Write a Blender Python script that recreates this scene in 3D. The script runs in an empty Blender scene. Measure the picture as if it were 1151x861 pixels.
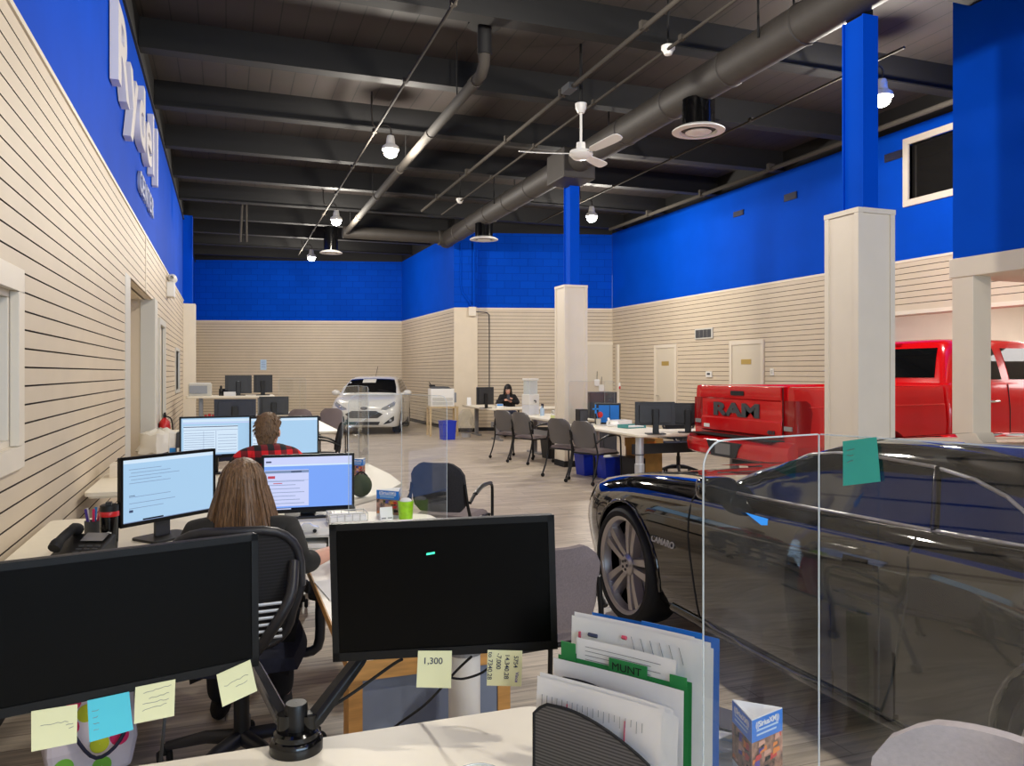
import bpy, bmesh, math, random
import numpy as np
from mathutils import Vector, Matrix, Euler
random.seed(7)
PI = math.pi
scene = bpy.context.scene
COL = bpy.context.collection
# ------------------------------------------------------------------ camera geometry
F, CX, HY, H = 890.0, 575.5, 419.0, 1.55
TH = math.radians(19.9)
CT, ST = math.cos(TH), math.sin(TH)
def ray(px, py):
    u = (px - CX) / F; v = (HY - py) / F
    return Vector((u*CT + ST, CT - u*ST, v))
def PD(px, py, d): r = ray(px, py)*d; return Vector((r.x, r.y, r.z + H))
def PZ(px, py, z): return PD(px, py, (z - H)/ray(px, py).z)
def PX(px, py, x): return PD(px, py, x/ray(px, py).x)
def PY(px, py, y): return PD(px, py, y/ray(px, py).y)
cam_d = bpy.data.cameras.new('camera'); cam = bpy.data.objects.new('camera', cam_d); COL.objects.link(cam)
cam.location = (0, 0, H); cam.rotation_euler = (PI/2, 0, -TH)
cam_d.sensor_width = 36; cam_d.lens = F/1151*36; cam_d.shift_y = -11.5/1151; cam_d.clip_start = .05
scene.camera = cam
# ------------------------------------------------------------------ materials
def lin(c): return tuple((x/12.92 if x <= .04045 else ((x+.055)/1.055)**2.4) for x in [k/255 for k in c])
MATS = {}
def mat(name, rgb, rough=.5, metal=0, emit=0, noise=0, nscale=20, coat=0, spec=.5, alpha=1, bump=0, stretch=None):
    m = bpy.data.materials.new(name); m.use_nodes = True
    nt = m.node_tree; b = nt.nodes['Principled BSDF']
    c = lin(rgb)
    b.inputs['Base Color'].default_value = (*c, 1)
    b.inputs['Roughness'].default_value = rough; b.inputs['Metallic'].default_value = metal
    b.inputs['Coat Weight'].default_value = coat; b.inputs['Coat Roughness'].default_value = .03
    b.inputs['Specular IOR Level'].default_value = spec
    b.inputs['Alpha'].default_value = alpha
    if emit:
        b.inputs['Emission Color'].default_value = (*c, 1); b.inputs['Emission Strength'].default_value = emit
    if noise or bump:
        tc = nt.nodes.new('ShaderNodeTexCoord'); n = nt.nodes.new('ShaderNodeTexNoise')
        n.inputs['Scale'].default_value = nscale; n.inputs['Detail'].default_value = 5
        src = tc.outputs['Object']
        if stretch:
            mp = nt.nodes.new('ShaderNodeMapping'); mp.inputs['Scale'].default_value = stretch
            nt.links.new(src, mp.inputs['Vector']); src = mp.outputs['Vector']
        nt.links.new(src, n.inputs['Vector'])
        if noise:
            r = nt.nodes.new('ShaderNodeValToRGB')
            r.color_ramp.elements[0].color = (*[max(0, k*(1-noise)) for k in c], 1)
            r.color_ramp.elements[1].color = (*[min(1, k*(1+noise)) for k in c], 1)
            r.color_ramp.elements[0].position = .3; r.color_ramp.elements[1].position = .7
            nt.links.new(n.outputs['Fac'], r.inputs['Fac']); nt.links.new(r.outputs['Color'], b.inputs['Base Color'])
        if bump:
            bp = nt.nodes.new('ShaderNodeBump'); bp.inputs['Strength'].default_value = bump; bp.inputs['Distance'].default_value = .01
            nt.links.new(n.outputs['Fac'], bp.inputs['Height']); nt.links.new(bp.outputs['Normal'], b.inputs['Normal'])
    MATS[name] = m
    if name.startswith('scr_'): b.inputs['Base Color'].default_value = (*[k*.12 for k in c], 1); b.inputs['Specular IOR Level'].default_value = .1
    return m
def M(n): return MATS[n]
mat('slat', (208, 193, 170), .55, noise=.03, nscale=3)
mat('groove', (62, 48, 38), .9)
mat('blue_wall', (0, 73, 196), .7, spec=.05, noise=.06, nscale=1.5)
mat('cream', (226, 216, 198), .5, noise=.02, nscale=4)
mat('trim_grey', (200, 198, 190), .5)
mat('black', (16, 16, 17), .45, noise=.1, nscale=30)
mat('soft_black', (22, 22, 24), .8, noise=.2, nscale=60)
mat('gloss_black', (8, 8, 9), .12)
mat('black_metal', (30, 30, 31), .35, .4)
mat('ceiling_black', (11, 10, 10), .75, noise=.15, nscale=8)
mat('duct', (58, 54, 50), .6, .1, noise=.08, nscale=6)
mat('pipe', (66, 62, 57), .85, spec=.15)
mat('white_plastic', (232, 230, 224), .4)
mat('white', (238, 238, 236), .5)
mat('paper', (236, 235, 232), .8, noise=.03, nscale=12)
mat('desk_top', (246, 238, 218), .4, noise=.02, nscale=10)
mat('desk_white', (236, 233, 224), .4, noise=.02, nscale=10)
mat('desk_edge', (216, 206, 186), .5)
mat('grey_metal', (142, 143, 145), .4, .5)
mat('light_metal', (196, 198, 202), .35, .4)
mat('chrome', (225, 226, 230), .12, 1)
mat('silver', (186, 182, 182), .32, .75)
mat('panel_grey', (122, 132, 152), .6, noise=.05, nscale=15)
mat('wood_edge', (196, 144, 78), .5, noise=.18, nscale=10, stretch=(1, 8, 8))
mat('light_wood', (198, 172, 130), .5, noise=.12, nscale=10, stretch=(1, 8, 8))
mat('fabric_grey', (128, 116, 116), .9, noise=.12, nscale=120, bump=.15)
mat('fabric_dark', (46, 46, 50), .9, noise=.2, nscale=120, bump=.15)
mat('fabric_pale', (186, 176, 176), .9, noise=.06, nscale=90, bump=.1)
mat('plastic_grey', (100, 97, 96), .5)
mat('rubber', (14, 14, 15), .75)
mat('tyre', (20, 20, 21), .8, noise=.15, nscale=40)
mat('red_paint', (206, 10, 18), .18, coat=.6, noise=.02, nscale=2)
mat('red_lens', (150, 6, 16), .08, coat=.5)
mat('lamp_glass', (170, 172, 174), .12, .4)
mat('white_paint', (218, 216, 211), .22, coat=.5)
mat('black_paint', (5, 6, 9), .045, coat=.7, spec=.6)
mat('dark_glass', (10, 12, 14), .03, spec=.7)
mat('grille', (40, 41, 44), .5, .3, bump=.6, noise=.4, nscale=60)
mat('grey_dark', (62, 64, 68), .5)
mat('emit_bulb', (255, 240, 208), .5, emit=60)
mat('emit_tube', (255, 248, 250), .5, emit=5)
mat('skin', (214, 160, 136), .55, noise=.05, nscale=20)
mat('hair_brown', (112, 84, 58), .42, noise=.5, nscale=14, stretch=(9, 9, .7), bump=.5)
mat('hair_short', (104, 78, 52), .55, noise=.45, nscale=26, stretch=(4, 4, 2), bump=.6)
mat('hair_black', (22, 17, 17), .45, noise=.3, nscale=20, stretch=(6, 6, .7))
mat('jacket', (34, 33, 30), .85, noise=.35, nscale=14, bump=.3)
mat('black_knit', (24, 22, 24), .9, noise=.25, nscale=20)
mat('jeans', (38, 46, 70), .85, noise=.2, nscale=40)
mat('blue_bin', (22, 52, 190), .45)
mat('cardboard', (196, 146, 78), .8, noise=.1, nscale=10)
mat('note_yellow', (222, 222, 178), .8, noise=.03, nscale=9)
mat('note_cyan', (84, 196, 214), .8, noise=.03, nscale=9)
mat('note_teal', (66, 190, 172), .8, noise=.03, nscale=9)
mat('ink', (52, 58, 84), .8)
mat('ink_faint', (140, 140, 140), .8)
mat('ink_purple', (80, 60, 150), .8)
mat('ink_red', (196, 74, 96), .8)
mat('blue_folder', (16, 116, 206), .5, noise=.05, nscale=8)
mat('green_folder', (34, 132, 66), .6, noise=.05, nscale=8)
mat('card_blue', (10, 118, 214), .4)
mat('tape_blue', (40, 140, 226), .6)
mat('lime', (150, 206, 30), .3, noise=.15, nscale=30)
mat('pink', (222, 36, 104), .6); mat('green_dot', (120, 190, 60), .6); mat('lime_dot', (196, 206, 40), .6)
mat('bag_white', (224, 214, 224), .7, noise=.04, nscale=10)
mat('navy', (28, 30, 60), .7)
mat('red', (200, 24, 28), .35, coat=.3)
mat('orange', (226, 130, 50), .6)
mat('teal', (70, 150, 150), .5)
mat('pale_blue', (186, 212, 236), .6)
mat('photo_mix', (150, 110, 90), .6, noise=.95, nscale=45)
mat('sign_white', (226, 222, 222), .4)
mat('sign_grey', (150, 158, 186), .5)
mat('door_paint', (214, 204, 184), .5)
mat('window_pane', (168, 174, 190), .25, noise=.05, nscale=2)
mat('office_glass', (28, 27, 26), .12)
mat('brass', (196, 168, 96), .4, .5)
mat('screen_off', (3, 3, 3), .28, spec=.1)
mat('bezel', (10, 10, 11), .4, spec=.25)
mat('scr_bg', (176, 214, 246), .5, emit=.85)
mat('scr_blue', (126, 168, 250), .5, emit=.9)
mat('scr_lav', (206, 214, 252), .5, emit=.9)
mat('scr_page', (214, 234, 252), .5, emit=.9)
mat('scr_line', (150, 172, 214), .5, emit=.6)
mat('scr_text', (92, 108, 150), .5, emit=.4)
mat('scr_red', (226, 90, 110), .5, emit=.6)
mat('scr_dark', (24, 30, 54), .5, emit=.25)
mat('glint_green', (60, 220, 170), .5, emit=1.0)  # glowing colour for the reflection painted on the centre screen
mat('clear_edge', (222, 232, 234), .25, alpha=.55)
mat('water_white', (232, 234, 238), .3, alpha=.85)
mat('pilaster_block', (222, 208, 184), .6, noise=.03, nscale=4)

def acrylic(name, haze=.02, tint=(.95, .965, .96), wob=.0):
    m = bpy.data.materials.new(name); m.use_nodes = True; nt = m.node_tree
    for n in list(nt.nodes): nt.nodes.remove(n)
    out = nt.nodes.new('ShaderNodeOutputMaterial'); tr = nt.nodes.new('ShaderNodeBsdfTransparent'); gl = nt.nodes.new('ShaderNodeBsdfGlossy')
    df = nt.nodes.new('ShaderNodeBsdfDiffuse'); mx = nt.nodes.new('ShaderNodeMixShader'); m2 = nt.nodes.new('ShaderNodeMixShader')
    tr.inputs['Color'].default_value = (*tint, 1); gl.inputs['Roughness'].default_value = .015
    lw = nt.nodes.new('ShaderNodeLayerWeight'); lw.inputs['Blend'].default_value = .5
    pw5 = nt.nodes.new('ShaderNodeMath'); pw5.operation = 'POWER'; pw5.inputs[1].default_value = 4.5; nt.links.new(lw.outputs['Facing'], pw5.inputs[0])
    fr = nt.nodes.new('ShaderNodeMath'); fr.operation = 'MULTIPLY_ADD'; fr.inputs[1].default_value = .9; fr.inputs[2].default_value = .075; nt.links.new(pw5.outputs[0], fr.inputs[0])
    df.inputs['Color'].default_value = (.85, .88, .88, 1)
    tc = nt.nodes.new('ShaderNodeTexCoord'); no = nt.nodes.new('ShaderNodeTexNoise'); no.inputs['Scale'].default_value = 9; no.inputs['Detail'].default_value = 6
    mr = nt.nodes.new('ShaderNodeMapRange'); mr.inputs['From Min'].default_value = .42; mr.inputs['From Max'].default_value = .75
    mr.inputs['To Min'].default_value = haze*.5; mr.inputs['To Max'].default_value = haze*4
    L = nt.links.new
    L(tc.outputs['Object'], no.inputs['Vector']); L(no.outputs['Fac'], mr.inputs['Value'])
    L(fr.outputs[0], mx.inputs['Fac']); L(tr.outputs['BSDF'], mx.inputs[1]); L(gl.outputs['BSDF'], mx.inputs[2])
    L(mr.outputs['Result'], m2.inputs['Fac']); L(mx.outputs['Shader'], m2.inputs[1]); L(df.outputs['BSDF'], m2.inputs[2])
    L(m2.outputs['Shader'], out.inputs['Surface'])
    MATS[name] = m
acrylic('acrylic', .006); acrylic('acrylic_dusty', .010); acrylic('car_window', .0, (.10, .11, .115))

def floor_material():
    m = bpy.data.materials.new('floor_planks'); m.use_nodes = True; nt = m.node_tree; b = nt.nodes['Principled BSDF']; L = nt.links.new
    tc = nt.nodes.new('ShaderNodeTexCoord')
    br = nt.nodes.new('ShaderNodeTexBrick'); br.inputs['Scale'].default_value = 1
    br.inputs['Brick Width'].default_value = 1.2; br.inputs['Row Height'].default_value = .15; br.inputs['Mortar Size'].default_value = .0025
    br.inputs['Color1'].default_value = (*lin((206, 194, 178)), 1); br.inputs['Color2'].default_value = (*lin((184, 171, 156)), 1)
    br.inputs['Mortar'].default_value = (*lin((126, 114, 102)), 1); br.offset = .37
    L(tc.outputs['Object'], br.inputs['Vector'])
    mp = nt.nodes.new('ShaderNodeMapping'); mp.inputs['Scale'].default_value = (1.1, 16, 1)
    no = nt.nodes.new('ShaderNodeTexNoise'); no.inputs['Scale'].default_value = 2.2; no.inputs['Detail'].default_value = 7
    L(tc.outputs['Object'], mp.inputs['Vector']); L(mp.outputs['Vector'], no.inputs['Vector'])
    rp = nt.nodes.new('ShaderNodeValToRGB'); rp.color_ramp.elements[0].position = .33; rp.color_ramp.elements[1].position = .68
    rp.color_ramp.elements[0].color = (.62, .6, .58, 1); rp.color_ramp.elements[1].color = (1.18, 1.16, 1.13, 1)
    L(no.outputs['Fac'], rp.inputs['Fac'])
    mu = nt.nodes.new('ShaderNodeMixRGB'); mu.blend_type = 'MULTIPLY'; mu.inputs['Fac'].default_value = 1
    L(br.outputs['Color'], mu.inputs['Color1']); L(rp.outputs['Color'], mu.inputs['Color2']); L(mu.outputs['Color'], b.inputs['Base Color'])
    b.inputs['Roughness'].default_value = .42
    MATS['floor'] = m
floor_material()
def lines_material(name, c1, c2, axis, period, frac, rough=.7, scale_noise=.1):
    m = bpy.data.materials.new(name); m.use_nodes = True; nt = m.node_tree; b = nt.nodes['Principled BSDF']; L = nt.links.new
    tc = nt.nodes.new('ShaderNodeTexCoord'); sp = nt.nodes.new('ShaderNodeSeparateXYZ'); L(tc.outputs['Object'], sp.inputs['Vector'])
    dv = nt.nodes.new('ShaderNodeMath'); dv.operation = 'DIVIDE'; dv.inputs[1].default_value = period; L(sp.outputs[axis], dv.inputs[0])
    fr = nt.nodes.new('ShaderNodeMath'); fr.operation = 'FRACT'; L(dv.outputs[0], fr.inputs[0])
    gt = nt.nodes.new('ShaderNodeMath'); gt.operation = 'LESS_THAN'; gt.inputs[1].default_value = frac; L(fr.outputs[0], gt.inputs[0])
    mx = nt.nodes.new('ShaderNodeMixRGB'); mx.inputs['Color1'].default_value = (*lin(c1), 1); mx.inputs['Color2'].default_value = (*lin(c2), 1)
    L(gt.outputs[0], mx.inputs['Fac']); 
    no = nt.nodes.new('ShaderNodeTexNoise'); no.inputs['Scale'].default_value = 3; L(tc.outputs['Object'], no.inputs['Vector'])
    m3 = nt.nodes.new('ShaderNodeMixRGB'); m3.blend_type = 'OVERLAY'; m3.inputs['Fac'].default_value = scale_noise
    L(mx.outputs['Color'], m3.inputs['Color1']); L(no.outputs['Color'], m3.inputs['Color2']); L(m3.outputs['Color'], b.inputs['Base Color'])
    b.inputs['Roughness'].default_value = rough; MATS[name] = m
lines_material('deck', (53, 47, 44), (20, 18, 18), 'X', .3, .05)
lines_material('chair_mesh', (16, 16, 19), (30, 30, 34), 'Z', .012, .4, .8)
lines_material('rack_mesh', (92, 90, 92), (50, 48, 50), 'Z', .006, .45, .5)
def blocks_material():
    m = bpy.data.materials.new('blue_blocks'); m.use_nodes = True; nt = m.node_tree; b = nt.nodes['Principled BSDF']; L = nt.links.new
    tc = nt.nodes.new('ShaderNodeTexCoord'); mp = nt.nodes.new('ShaderNodeMapping'); mp.inputs['Rotation'].default_value = (PI/2, 0, 0)
    br = nt.nodes.new('ShaderNodeTexBrick'); br.inputs['Scale'].default_value = 1; br.inputs['Brick Width'].default_value = .4; br.inputs['Row Height'].default_value = .2; br.inputs['Mortar Size'].default_value = .006
    br.inputs['Color1'].default_value = (*lin((0, 68, 186)), 1); br.inputs['Color2'].default_value = (*lin((0, 72, 194)), 1); br.inputs['Mortar'].default_value = (*lin((0, 56, 158)), 1)
    L(tc.outputs['Object'], mp.inputs['Vector']); L(mp.outputs['Vector'], br.inputs['Vector']); L(br.outputs['Color'], b.inputs['Base Color']); b.inputs['Roughness'].default_value = .7; b.inputs['Specular IOR Level'].default_value = .05
    MATS['blue_blocks'] = m
blocks_material()
def plaid_material():
    m = bpy.data.materials.new('plaid'); m.use_nodes = True; nt = m.node_tree; b = nt.nodes['Principled BSDF']; L = nt.links.new
    tc = nt.nodes.new('ShaderNodeTexCoord'); sp = nt.nodes.new('ShaderNodeSeparateXYZ'); L(tc.outputs['Object'], sp.inputs['Vector'])
    def stripe(ax, p):
        a = nt.nodes.new('ShaderNodeMath'); a.operation = 'DIVIDE'; a.inputs[1].default_value = p; L(sp.outputs[ax], a.inputs[0])
        f = nt.nodes.new('ShaderNodeMath'); f.operation = 'FRACT'; L(a.outputs[0], f.inputs[0])
        g = nt.nodes.new('ShaderNodeMath'); g.operation = 'LESS_THAN'; g.inputs[1].default_value = .5; L(f.outputs[0], g.inputs[0]); return g
    a, c = stripe('X', .085), stripe('Z', .085)
    s = nt.nodes.new('ShaderNodeMath'); s.operation = 'ADD'; L(a.outputs[0], s.inputs[0]); L(c.outputs[0], s.inputs[1])
    d = nt.nodes.new('ShaderNodeMath'); d.operation = 'DIVIDE'; d.inputs[1].default_value = 2; L(s.outputs[0], d.inputs[0])
    r = nt.nodes.new('ShaderNodeValToRGB'); r.color_ramp.interpolation = 'CONSTANT'
    r.color_ramp.elements[0].color = (*lin((214, 22, 34)), 1); e = r.color_ramp.elements.new(.3); e.color = (*lin((112, 20, 30)), 1)
    r.color_ramp.elements[-1].position = .8; r.color_ramp.elements[-1].color = (*lin((26, 24, 28)), 1)
    L(d.outputs[0], r.inputs['Fac']); L(r.outputs['Color'], b.inputs['Base Color']); b.inputs['Roughness'].default_value = .9; MATS['plaid'] = m
plaid_material()
# ------------------------------------------------------------------ mesh builder
class MB:
    def __init__(s): s.v = []; s.f = []; s.m = []; s.mi = 0
    def add(s, vs, fs):
        o = len(s.v); s.v += [tuple(x) for x in vs]
        for f in fs: s.f.append([o+i for i in f]); s.m.append(s.mi)
        return s
    def box(s, x0, x1, y0, y1, z0, z1, T=None):
        vs = [Vector((x, y, z)) for z in (z0, z1) for y in (y0, y1) for x in (x0, x1)]
        if T is not None: vs = [T @ v for v in vs]
        return s.add(vs, [(0, 2, 3, 1), (4, 5, 7, 6), (0, 1, 5, 4), (2, 6, 7, 3), (0, 4, 6, 2), (1, 3, 7, 5)])
    def rbox(s, x0, x1, y0, y1, z0, z1, r=.01, n=3, axis='z', T=None):
        """box with rounded corners in the plane across axis"""
        if axis == 'z': a0, a1, b0, b1, c0, c1 = x0, x1, y0, y1, z0, z1
        elif axis == 'y': a0, a1, b0, b1, c0, c1 = x0, x1, z0, z1, y0, y1
        else: a0, a1, b0, b1, c0, c1 = y0, y1, z0, z1, x0, x1
        pts = []
        for (ca, cb, st) in ((a1-r, b1-r, 0), (a0+r, b1-r, 90), (a0+r, b0+r, 180), (a1-r, b0+r, 270)):
            for k in range(n+1):
                t = math.radians(st + 90*k/n); pts.append((ca + r*math.cos(t), cb + r*math.sin(t)))
        return s.prism(pts, c0, c1, axis, T)
    def prism(s, pts, c0, c1, axis='z', T=None):
        def mk(a, b, c): return Vector((a, b, c)) if axis == 'z' else (Vector((a, c, b)) if axis == 'y' else Vector((c, a, b)))
        n = len(pts); vs = [mk(a, b, c0) for a, b in pts] + [mk(a, b, c1) for a, b in pts]
        if T is not None: vs = [T @ v for v in vs]
        return s.add(vs, [tuple(range(n))[::-1], tuple(range(n, 2*n))] + [(i, (i+1) % n, n+(i+1) % n, n+i) for i in range(n)])
    def loft(s, secs, cap=True, ring=True, T=None):
        n = len(secs[0]); vs = [Vector(p) for sec in secs for p in sec]
        if T is not None: vs = [T @ v for v in vs]
        fs = []
        for k in range(len(secs)-1):
            for i in range(n if ring else n-1):
                j = (i+1) % n; fs.append((k*n+i, k*n+j, (k+1)*n+j, (k+1)*n+i))
        if cap and ring: fs += [tuple(range(n))[::-1], tuple((len(secs)-1)*n+i for i in range(n))]
        return s.add(vs, fs)
    def tube(s, pts, r, n=8, cap=True, flat=1):
        pts = [Vector(p) for p in pts]; rs = r if isinstance(r, (list, tuple)) else [r]*len(pts)
        secs = []; up = None
        for i, p in enumerate(pts):
            t = (pts[min(i+1, len(pts)-1)] - pts[max(i-1, 0)]).normalized()
            if up is None: up = Vector((0, 0, 1)) if abs(t.z) < .9 else Vector((1, 0, 0))
            a = t.cross(up)
            if a.length < 1e-4: a = t.orthogonal()
            a.normalize(); b = a.cross(t).normalized(); up = b
            secs.append([p + a*(rs[i]*math.cos(2*PI*k/n)) + b*(rs[i]*flat*math.sin(2*PI*k/n)) for k in range(n)])
        return s.loft(secs, cap)
    def lathe(s, prof, c=(0, 0, 0), axis='z', n=24, cap=False, sy=1):
        c = Vector(c); secs = []
        for r, h in prof:
            sec = []
            for k in range(n):
                t = 2*PI*k/n; a, b = r*math.cos(t), r*math.sin(t)*sy
                sec.append(c + (Vector((a, b, h)) if axis == 'z' else Vector((a, h, b)) if axis == 'y' else Vector((h, a, b))))
            secs.append(sec)
        return s.loft(secs, cap)
    def quad(s, a, b, c, d): return s.add([a, b, c, d], [(0, 1, 2, 3)])
    def ball(s, c, r, n=12, sc=(1, 1, 1)):
        prof = [(max(1e-4, math.sin(PI*k/n))*r, -math.cos(PI*k/n)*r) for k in range(n+1)]
        o = len(s.v); s.lathe(prof, (0, 0, 0), 'z', n*2)
        for i in range(o, len(s.v)): v = s.v[i]; s.v[i] = (v[0]*sc[0]+c[0], v[1]*sc[1]+c[1], v[2]*sc[2]+c[2])
        return s
    def xf(s, T):
        s.v = [tuple(T @ Vector(v)) for v in s.v]; return s
    def mesh(s, name, mats, smooth=False):
        me = bpy.data.meshes.new(name); me.from_pydata(s.v, [], s.f)
        for m in (mats if isinstance(mats, (list, tuple)) else [mats]): me.materials.append(M(m) if isinstance(m, str) else m)
        me.polygons.foreach_set('material_index', s.m)
        bm = bmesh.new(); bm.from_mesh(me); bmesh.ops.remove_doubles(bm, verts=bm.verts, dist=1e-5); bmesh.ops.recalc_face_normals(bm, faces=bm.faces); bm.to_mesh(me); bm.free()
        if smooth:
            me.polygons.foreach_set('use_smooth', [True]*len(me.polygons))
            try: me.set_sharp_from_angle(angle=math.radians(smooth if smooth is not True else 40))
            except Exception: pass
        me.update(); return me
    def build(s, name, mats, parent=None, smooth=False, bevel=0, seg=2, label=None):
        o = bpy.data.objects.new(name, s.mesh(name, mats, smooth)); COL.objects.link(o)
        if parent is not None: o.parent = parent
        if bevel:
            b = o.modifiers.new('bevel', 'BEVEL'); b.width = bevel; b.segments = seg; b.limit_method = 'ANGLE'; b.angle_limit = math.radians(40)
        if label: o['label'] = label
        return o
def tag(o, label, cat, group=None, kind=None):
    o['label'] = label; o['category'] = cat
    if group: o['group'] = group
    if kind: o['kind'] = kind
    return o
def struct(o): o['kind'] = 'structure'; return o
def thing(name, label, cat, loc=(0, 0, 0), rz=0, group=None):
    o = bpy.data.objects.new(name, None); COL.objects.link(o); o.empty_display_size = .1
    o.location = loc; o.rotation_euler = (0, 0, rz); return tag(o, label, cat, group)
def kids(o): return list(o.children)
def dup(root, loc, rz=None, label=None, group=None):
    def cp(o, par):
        c = o.copy(); COL.objects.link(c)
        if par is not None: c.parent = par
        for ch in kids(o): cp(ch, c)
        return c
    r = cp(root, None); r.location = loc
    if rz is not None: r.rotation_euler = (0, 0, rz)
    if label: r['label'] = label
    if group: r['group'] = group
    return r
def text_mb(txt, size, depth=.002, T=None, bold=0, align='CENTER', sx=1, sp=1):
    cu = bpy.data.curves.new('t', 'FONT'); cu.body = txt; cu.size = size; cu.extrude = depth; cu.offset = bold; cu.align_x = align; cu.align_y = 'CENTER'; cu.space_character = sp
    ob = bpy.data.objects.new('t', cu); COL.objects.link(ob); dg = bpy.context.evaluated_depsgraph_get(); dg.update()
    me = bpy.data.meshes.new_from_object(ob.evaluated_get(dg)); bpy.data.objects.remove(ob); bpy.data.curves.remove(cu)
    mb = MB(); mb.add([Vector((v.co.x*sx, v.co.y, v.co.z)) for v in me.vertices], [tuple(p.vertices) for p in me.polygons]); bpy.data.meshes.remove(me)
    if T is not None: mb.xf(T)
    return mb
def frame_T(o, x, y):
    """matrix whose local x,y run along the given directions"""
    x = Vector(x).normalized(); z = x.cross(Vector(y)).normalized(); y = z.cross(x)
    m = Matrix((x, y, z)).transposed().to_4x4(); m.translation = Vector(o); return m
def smooth_path(pts, n=6):
    pts = [Vector(p) for p in pts]; out = []
    for i in range(len(pts)-1):
        p0 = pts[max(i-1, 0)]; p1 = pts[i]; p2 = pts[i+1]; p3 = pts[min(i+2, len(pts)-1)]
        for k in range(n):
            t = k/n; out.append(.5*((2*p1)+(p2-p0)*t+(2*p0-5*p1+4*p2-p3)*t*t+(3*p1-p0-3*p2+p3)*t**3))
    out.append(pts[-1]); return out
def skin_mesh(verts, edges, radii, sub=2, root=0):
    me = bpy.data.meshes.new('sk'); me.from_pydata([tuple(v) for v in verts], edges, [])
    ob = bpy.data.objects.new('sk', me); COL.objects.link(ob)
    sk = ob.modifiers.new('s', 'SKIN'); sk.use_smooth_shade = True
    if not me.skin_vertices:
        bm = bmesh.new(); bm.from_mesh(me); bm.verts.layers.skin.verify(); bm.to_mesh(me); bm.free()
    for i, r in enumerate(radii):
        sv = me.skin_vertices[0].data[i]; sv.radius = r if isinstance(r, tuple) else (r, r); sv.use_root = (i == root)
    ss = ob.modifiers.new('u', 'SUBSURF'); ss.levels = sub; ss.render_levels = sub
    dg = bpy.context.evaluated_depsgraph_get(); dg.update()
    out = bpy.data.meshes.new_from_object(ob.evaluated_get(dg)); bpy.data.objects.remove(ob); bpy.data.meshes.remove(me)
    mb = MB(); mb.add([v.co.copy() for v in out.vertices], [tuple(p.vertices) for p in out.polygons]); bpy.data.meshes.remove(out); return mb
def merge(*mbs):
    o = MB()
    for m in mbs: o.add(m.v, m.f)
    return o
def rz(a, c=(0, 0, 0)): return Matrix.Translation(Vector(c)) @ Matrix.Rotation(a, 4, 'Z')
mat('plastic_dark', (38, 38, 42), .4); mat('fabric_navy', (32, 36, 56), .9, noise=.15, nscale=60)
mat('lips', (178, 96, 92), .5); mat('olive', (58, 70, 44), .8); mat('navy_dark', (34, 42, 58), .5); mat('bag_clear', (236, 232, 222), .35)
mat('chrome_dark', (120, 120, 124), .2, .9)
mat('back_grey', (44, 45, 48), .45, noise=.1, nscale=20); mat('back_blue', (38, 42, 56), .5); mat('lime_pale', (206, 214, 150), .6)
# ================================================================== THE ROOM
BS = 1.70; ZS = H + BS; LX = -.94; RX = 9.8; PITCH = .0932; ZL = 5.22; ZR = 5.3; ZBEAM = 5.32; ZDECK = 5.68; YF = -8.0
def slat_wall(mb, p0, p1, z0, z1, inward, holes=(), u0=None):
    """grooved slat boards from p0 to p1 (xy), inward = unit vector into the room; real slots between boards"""
    p0 = Vector((*p0, 0)); p1 = Vector((*p1, 0)); L = (p1-p0).length; t = (p1-p0)/L; n = Vector((*inward, 0))
    cuts = sorted({0, L, *[h[0] for h in holes if 0 < h[0] < L], *[h[1] for h in holes if 0 < h[1] < L]})
    for a, b in zip(cuts[:-1], cuts[1:]):
        mid = (a+b)/2; zr = [(z0, z1)]
        for h in holes:
            if h[0] <= mid <= h[1]:
                nz = []
                for (q0, q1) in zr:
                    if h[2] > q0: nz.append((q0, min(q1, h[2])))
                    if h[3] < q1: nz.append((max(q0, h[3]), q1))
                zr = [q for q in nz if q[1]-q[0] > .003]
        for (q0, q1) in zr:
            k = math.floor((z1-q1)/PITCH); z = q1
            prof = [(0, q1)]
            while True:
                zt = z1 - (k+1)*PITCH; k += 1
                if zt <= q0+.012: break
                if zt < q1-.001: prof += [(0, zt+.009), ('g', zt+.009), ('g', zt), (0, zt)]
            prof.append((0, q0))
            pr = [((-.016 if d == 'g' else 0), zz, d == 'g') for d, zz in prof]
            for i in range(len(pr)-1):
                (d0, za, g0), (d1, zb, g1) = pr[i], pr[i+1]
                mb.mi = 1 if (g0 or g1) else 0
                A = p0+t*a+n*d0; B = p0+t*b+n*d0; C = p0+t*b+n*d1; D = p0+t*a+n*d1
                mb.quad((A.x, A.y, za), (B.x, B.y, za), (C.x, C.y, zb), (D.x, D.y, zb))
    mb.mi = 0
# --- floor
g = MB(); g.quad((-2.4, YF, 0), (16, YF, 0), (16, 30, 0), (-2.4, 30, 0)); o = struct(g.build('floor', 'floor'))
# --- ceiling deck and beams
g = MB(); g.box(-2.4, 16, YF, 30, ZDECK, ZDECK+.05); struct(g.build('ceiling', 'deck'))
for k in range(-8, 10):
    y = 10.12 + 2.1*k
    if y > 29: continue
    g = MB(); g.box(LX, RX, y-.03, y+.03, ZBEAM, ZDECK); g.box(LX, RX, y-.10, y+.10, ZBEAM-.018, ZBEAM)
    struct(g.build('trim_%d' % (k+20), 'ceiling_black'))
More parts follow.
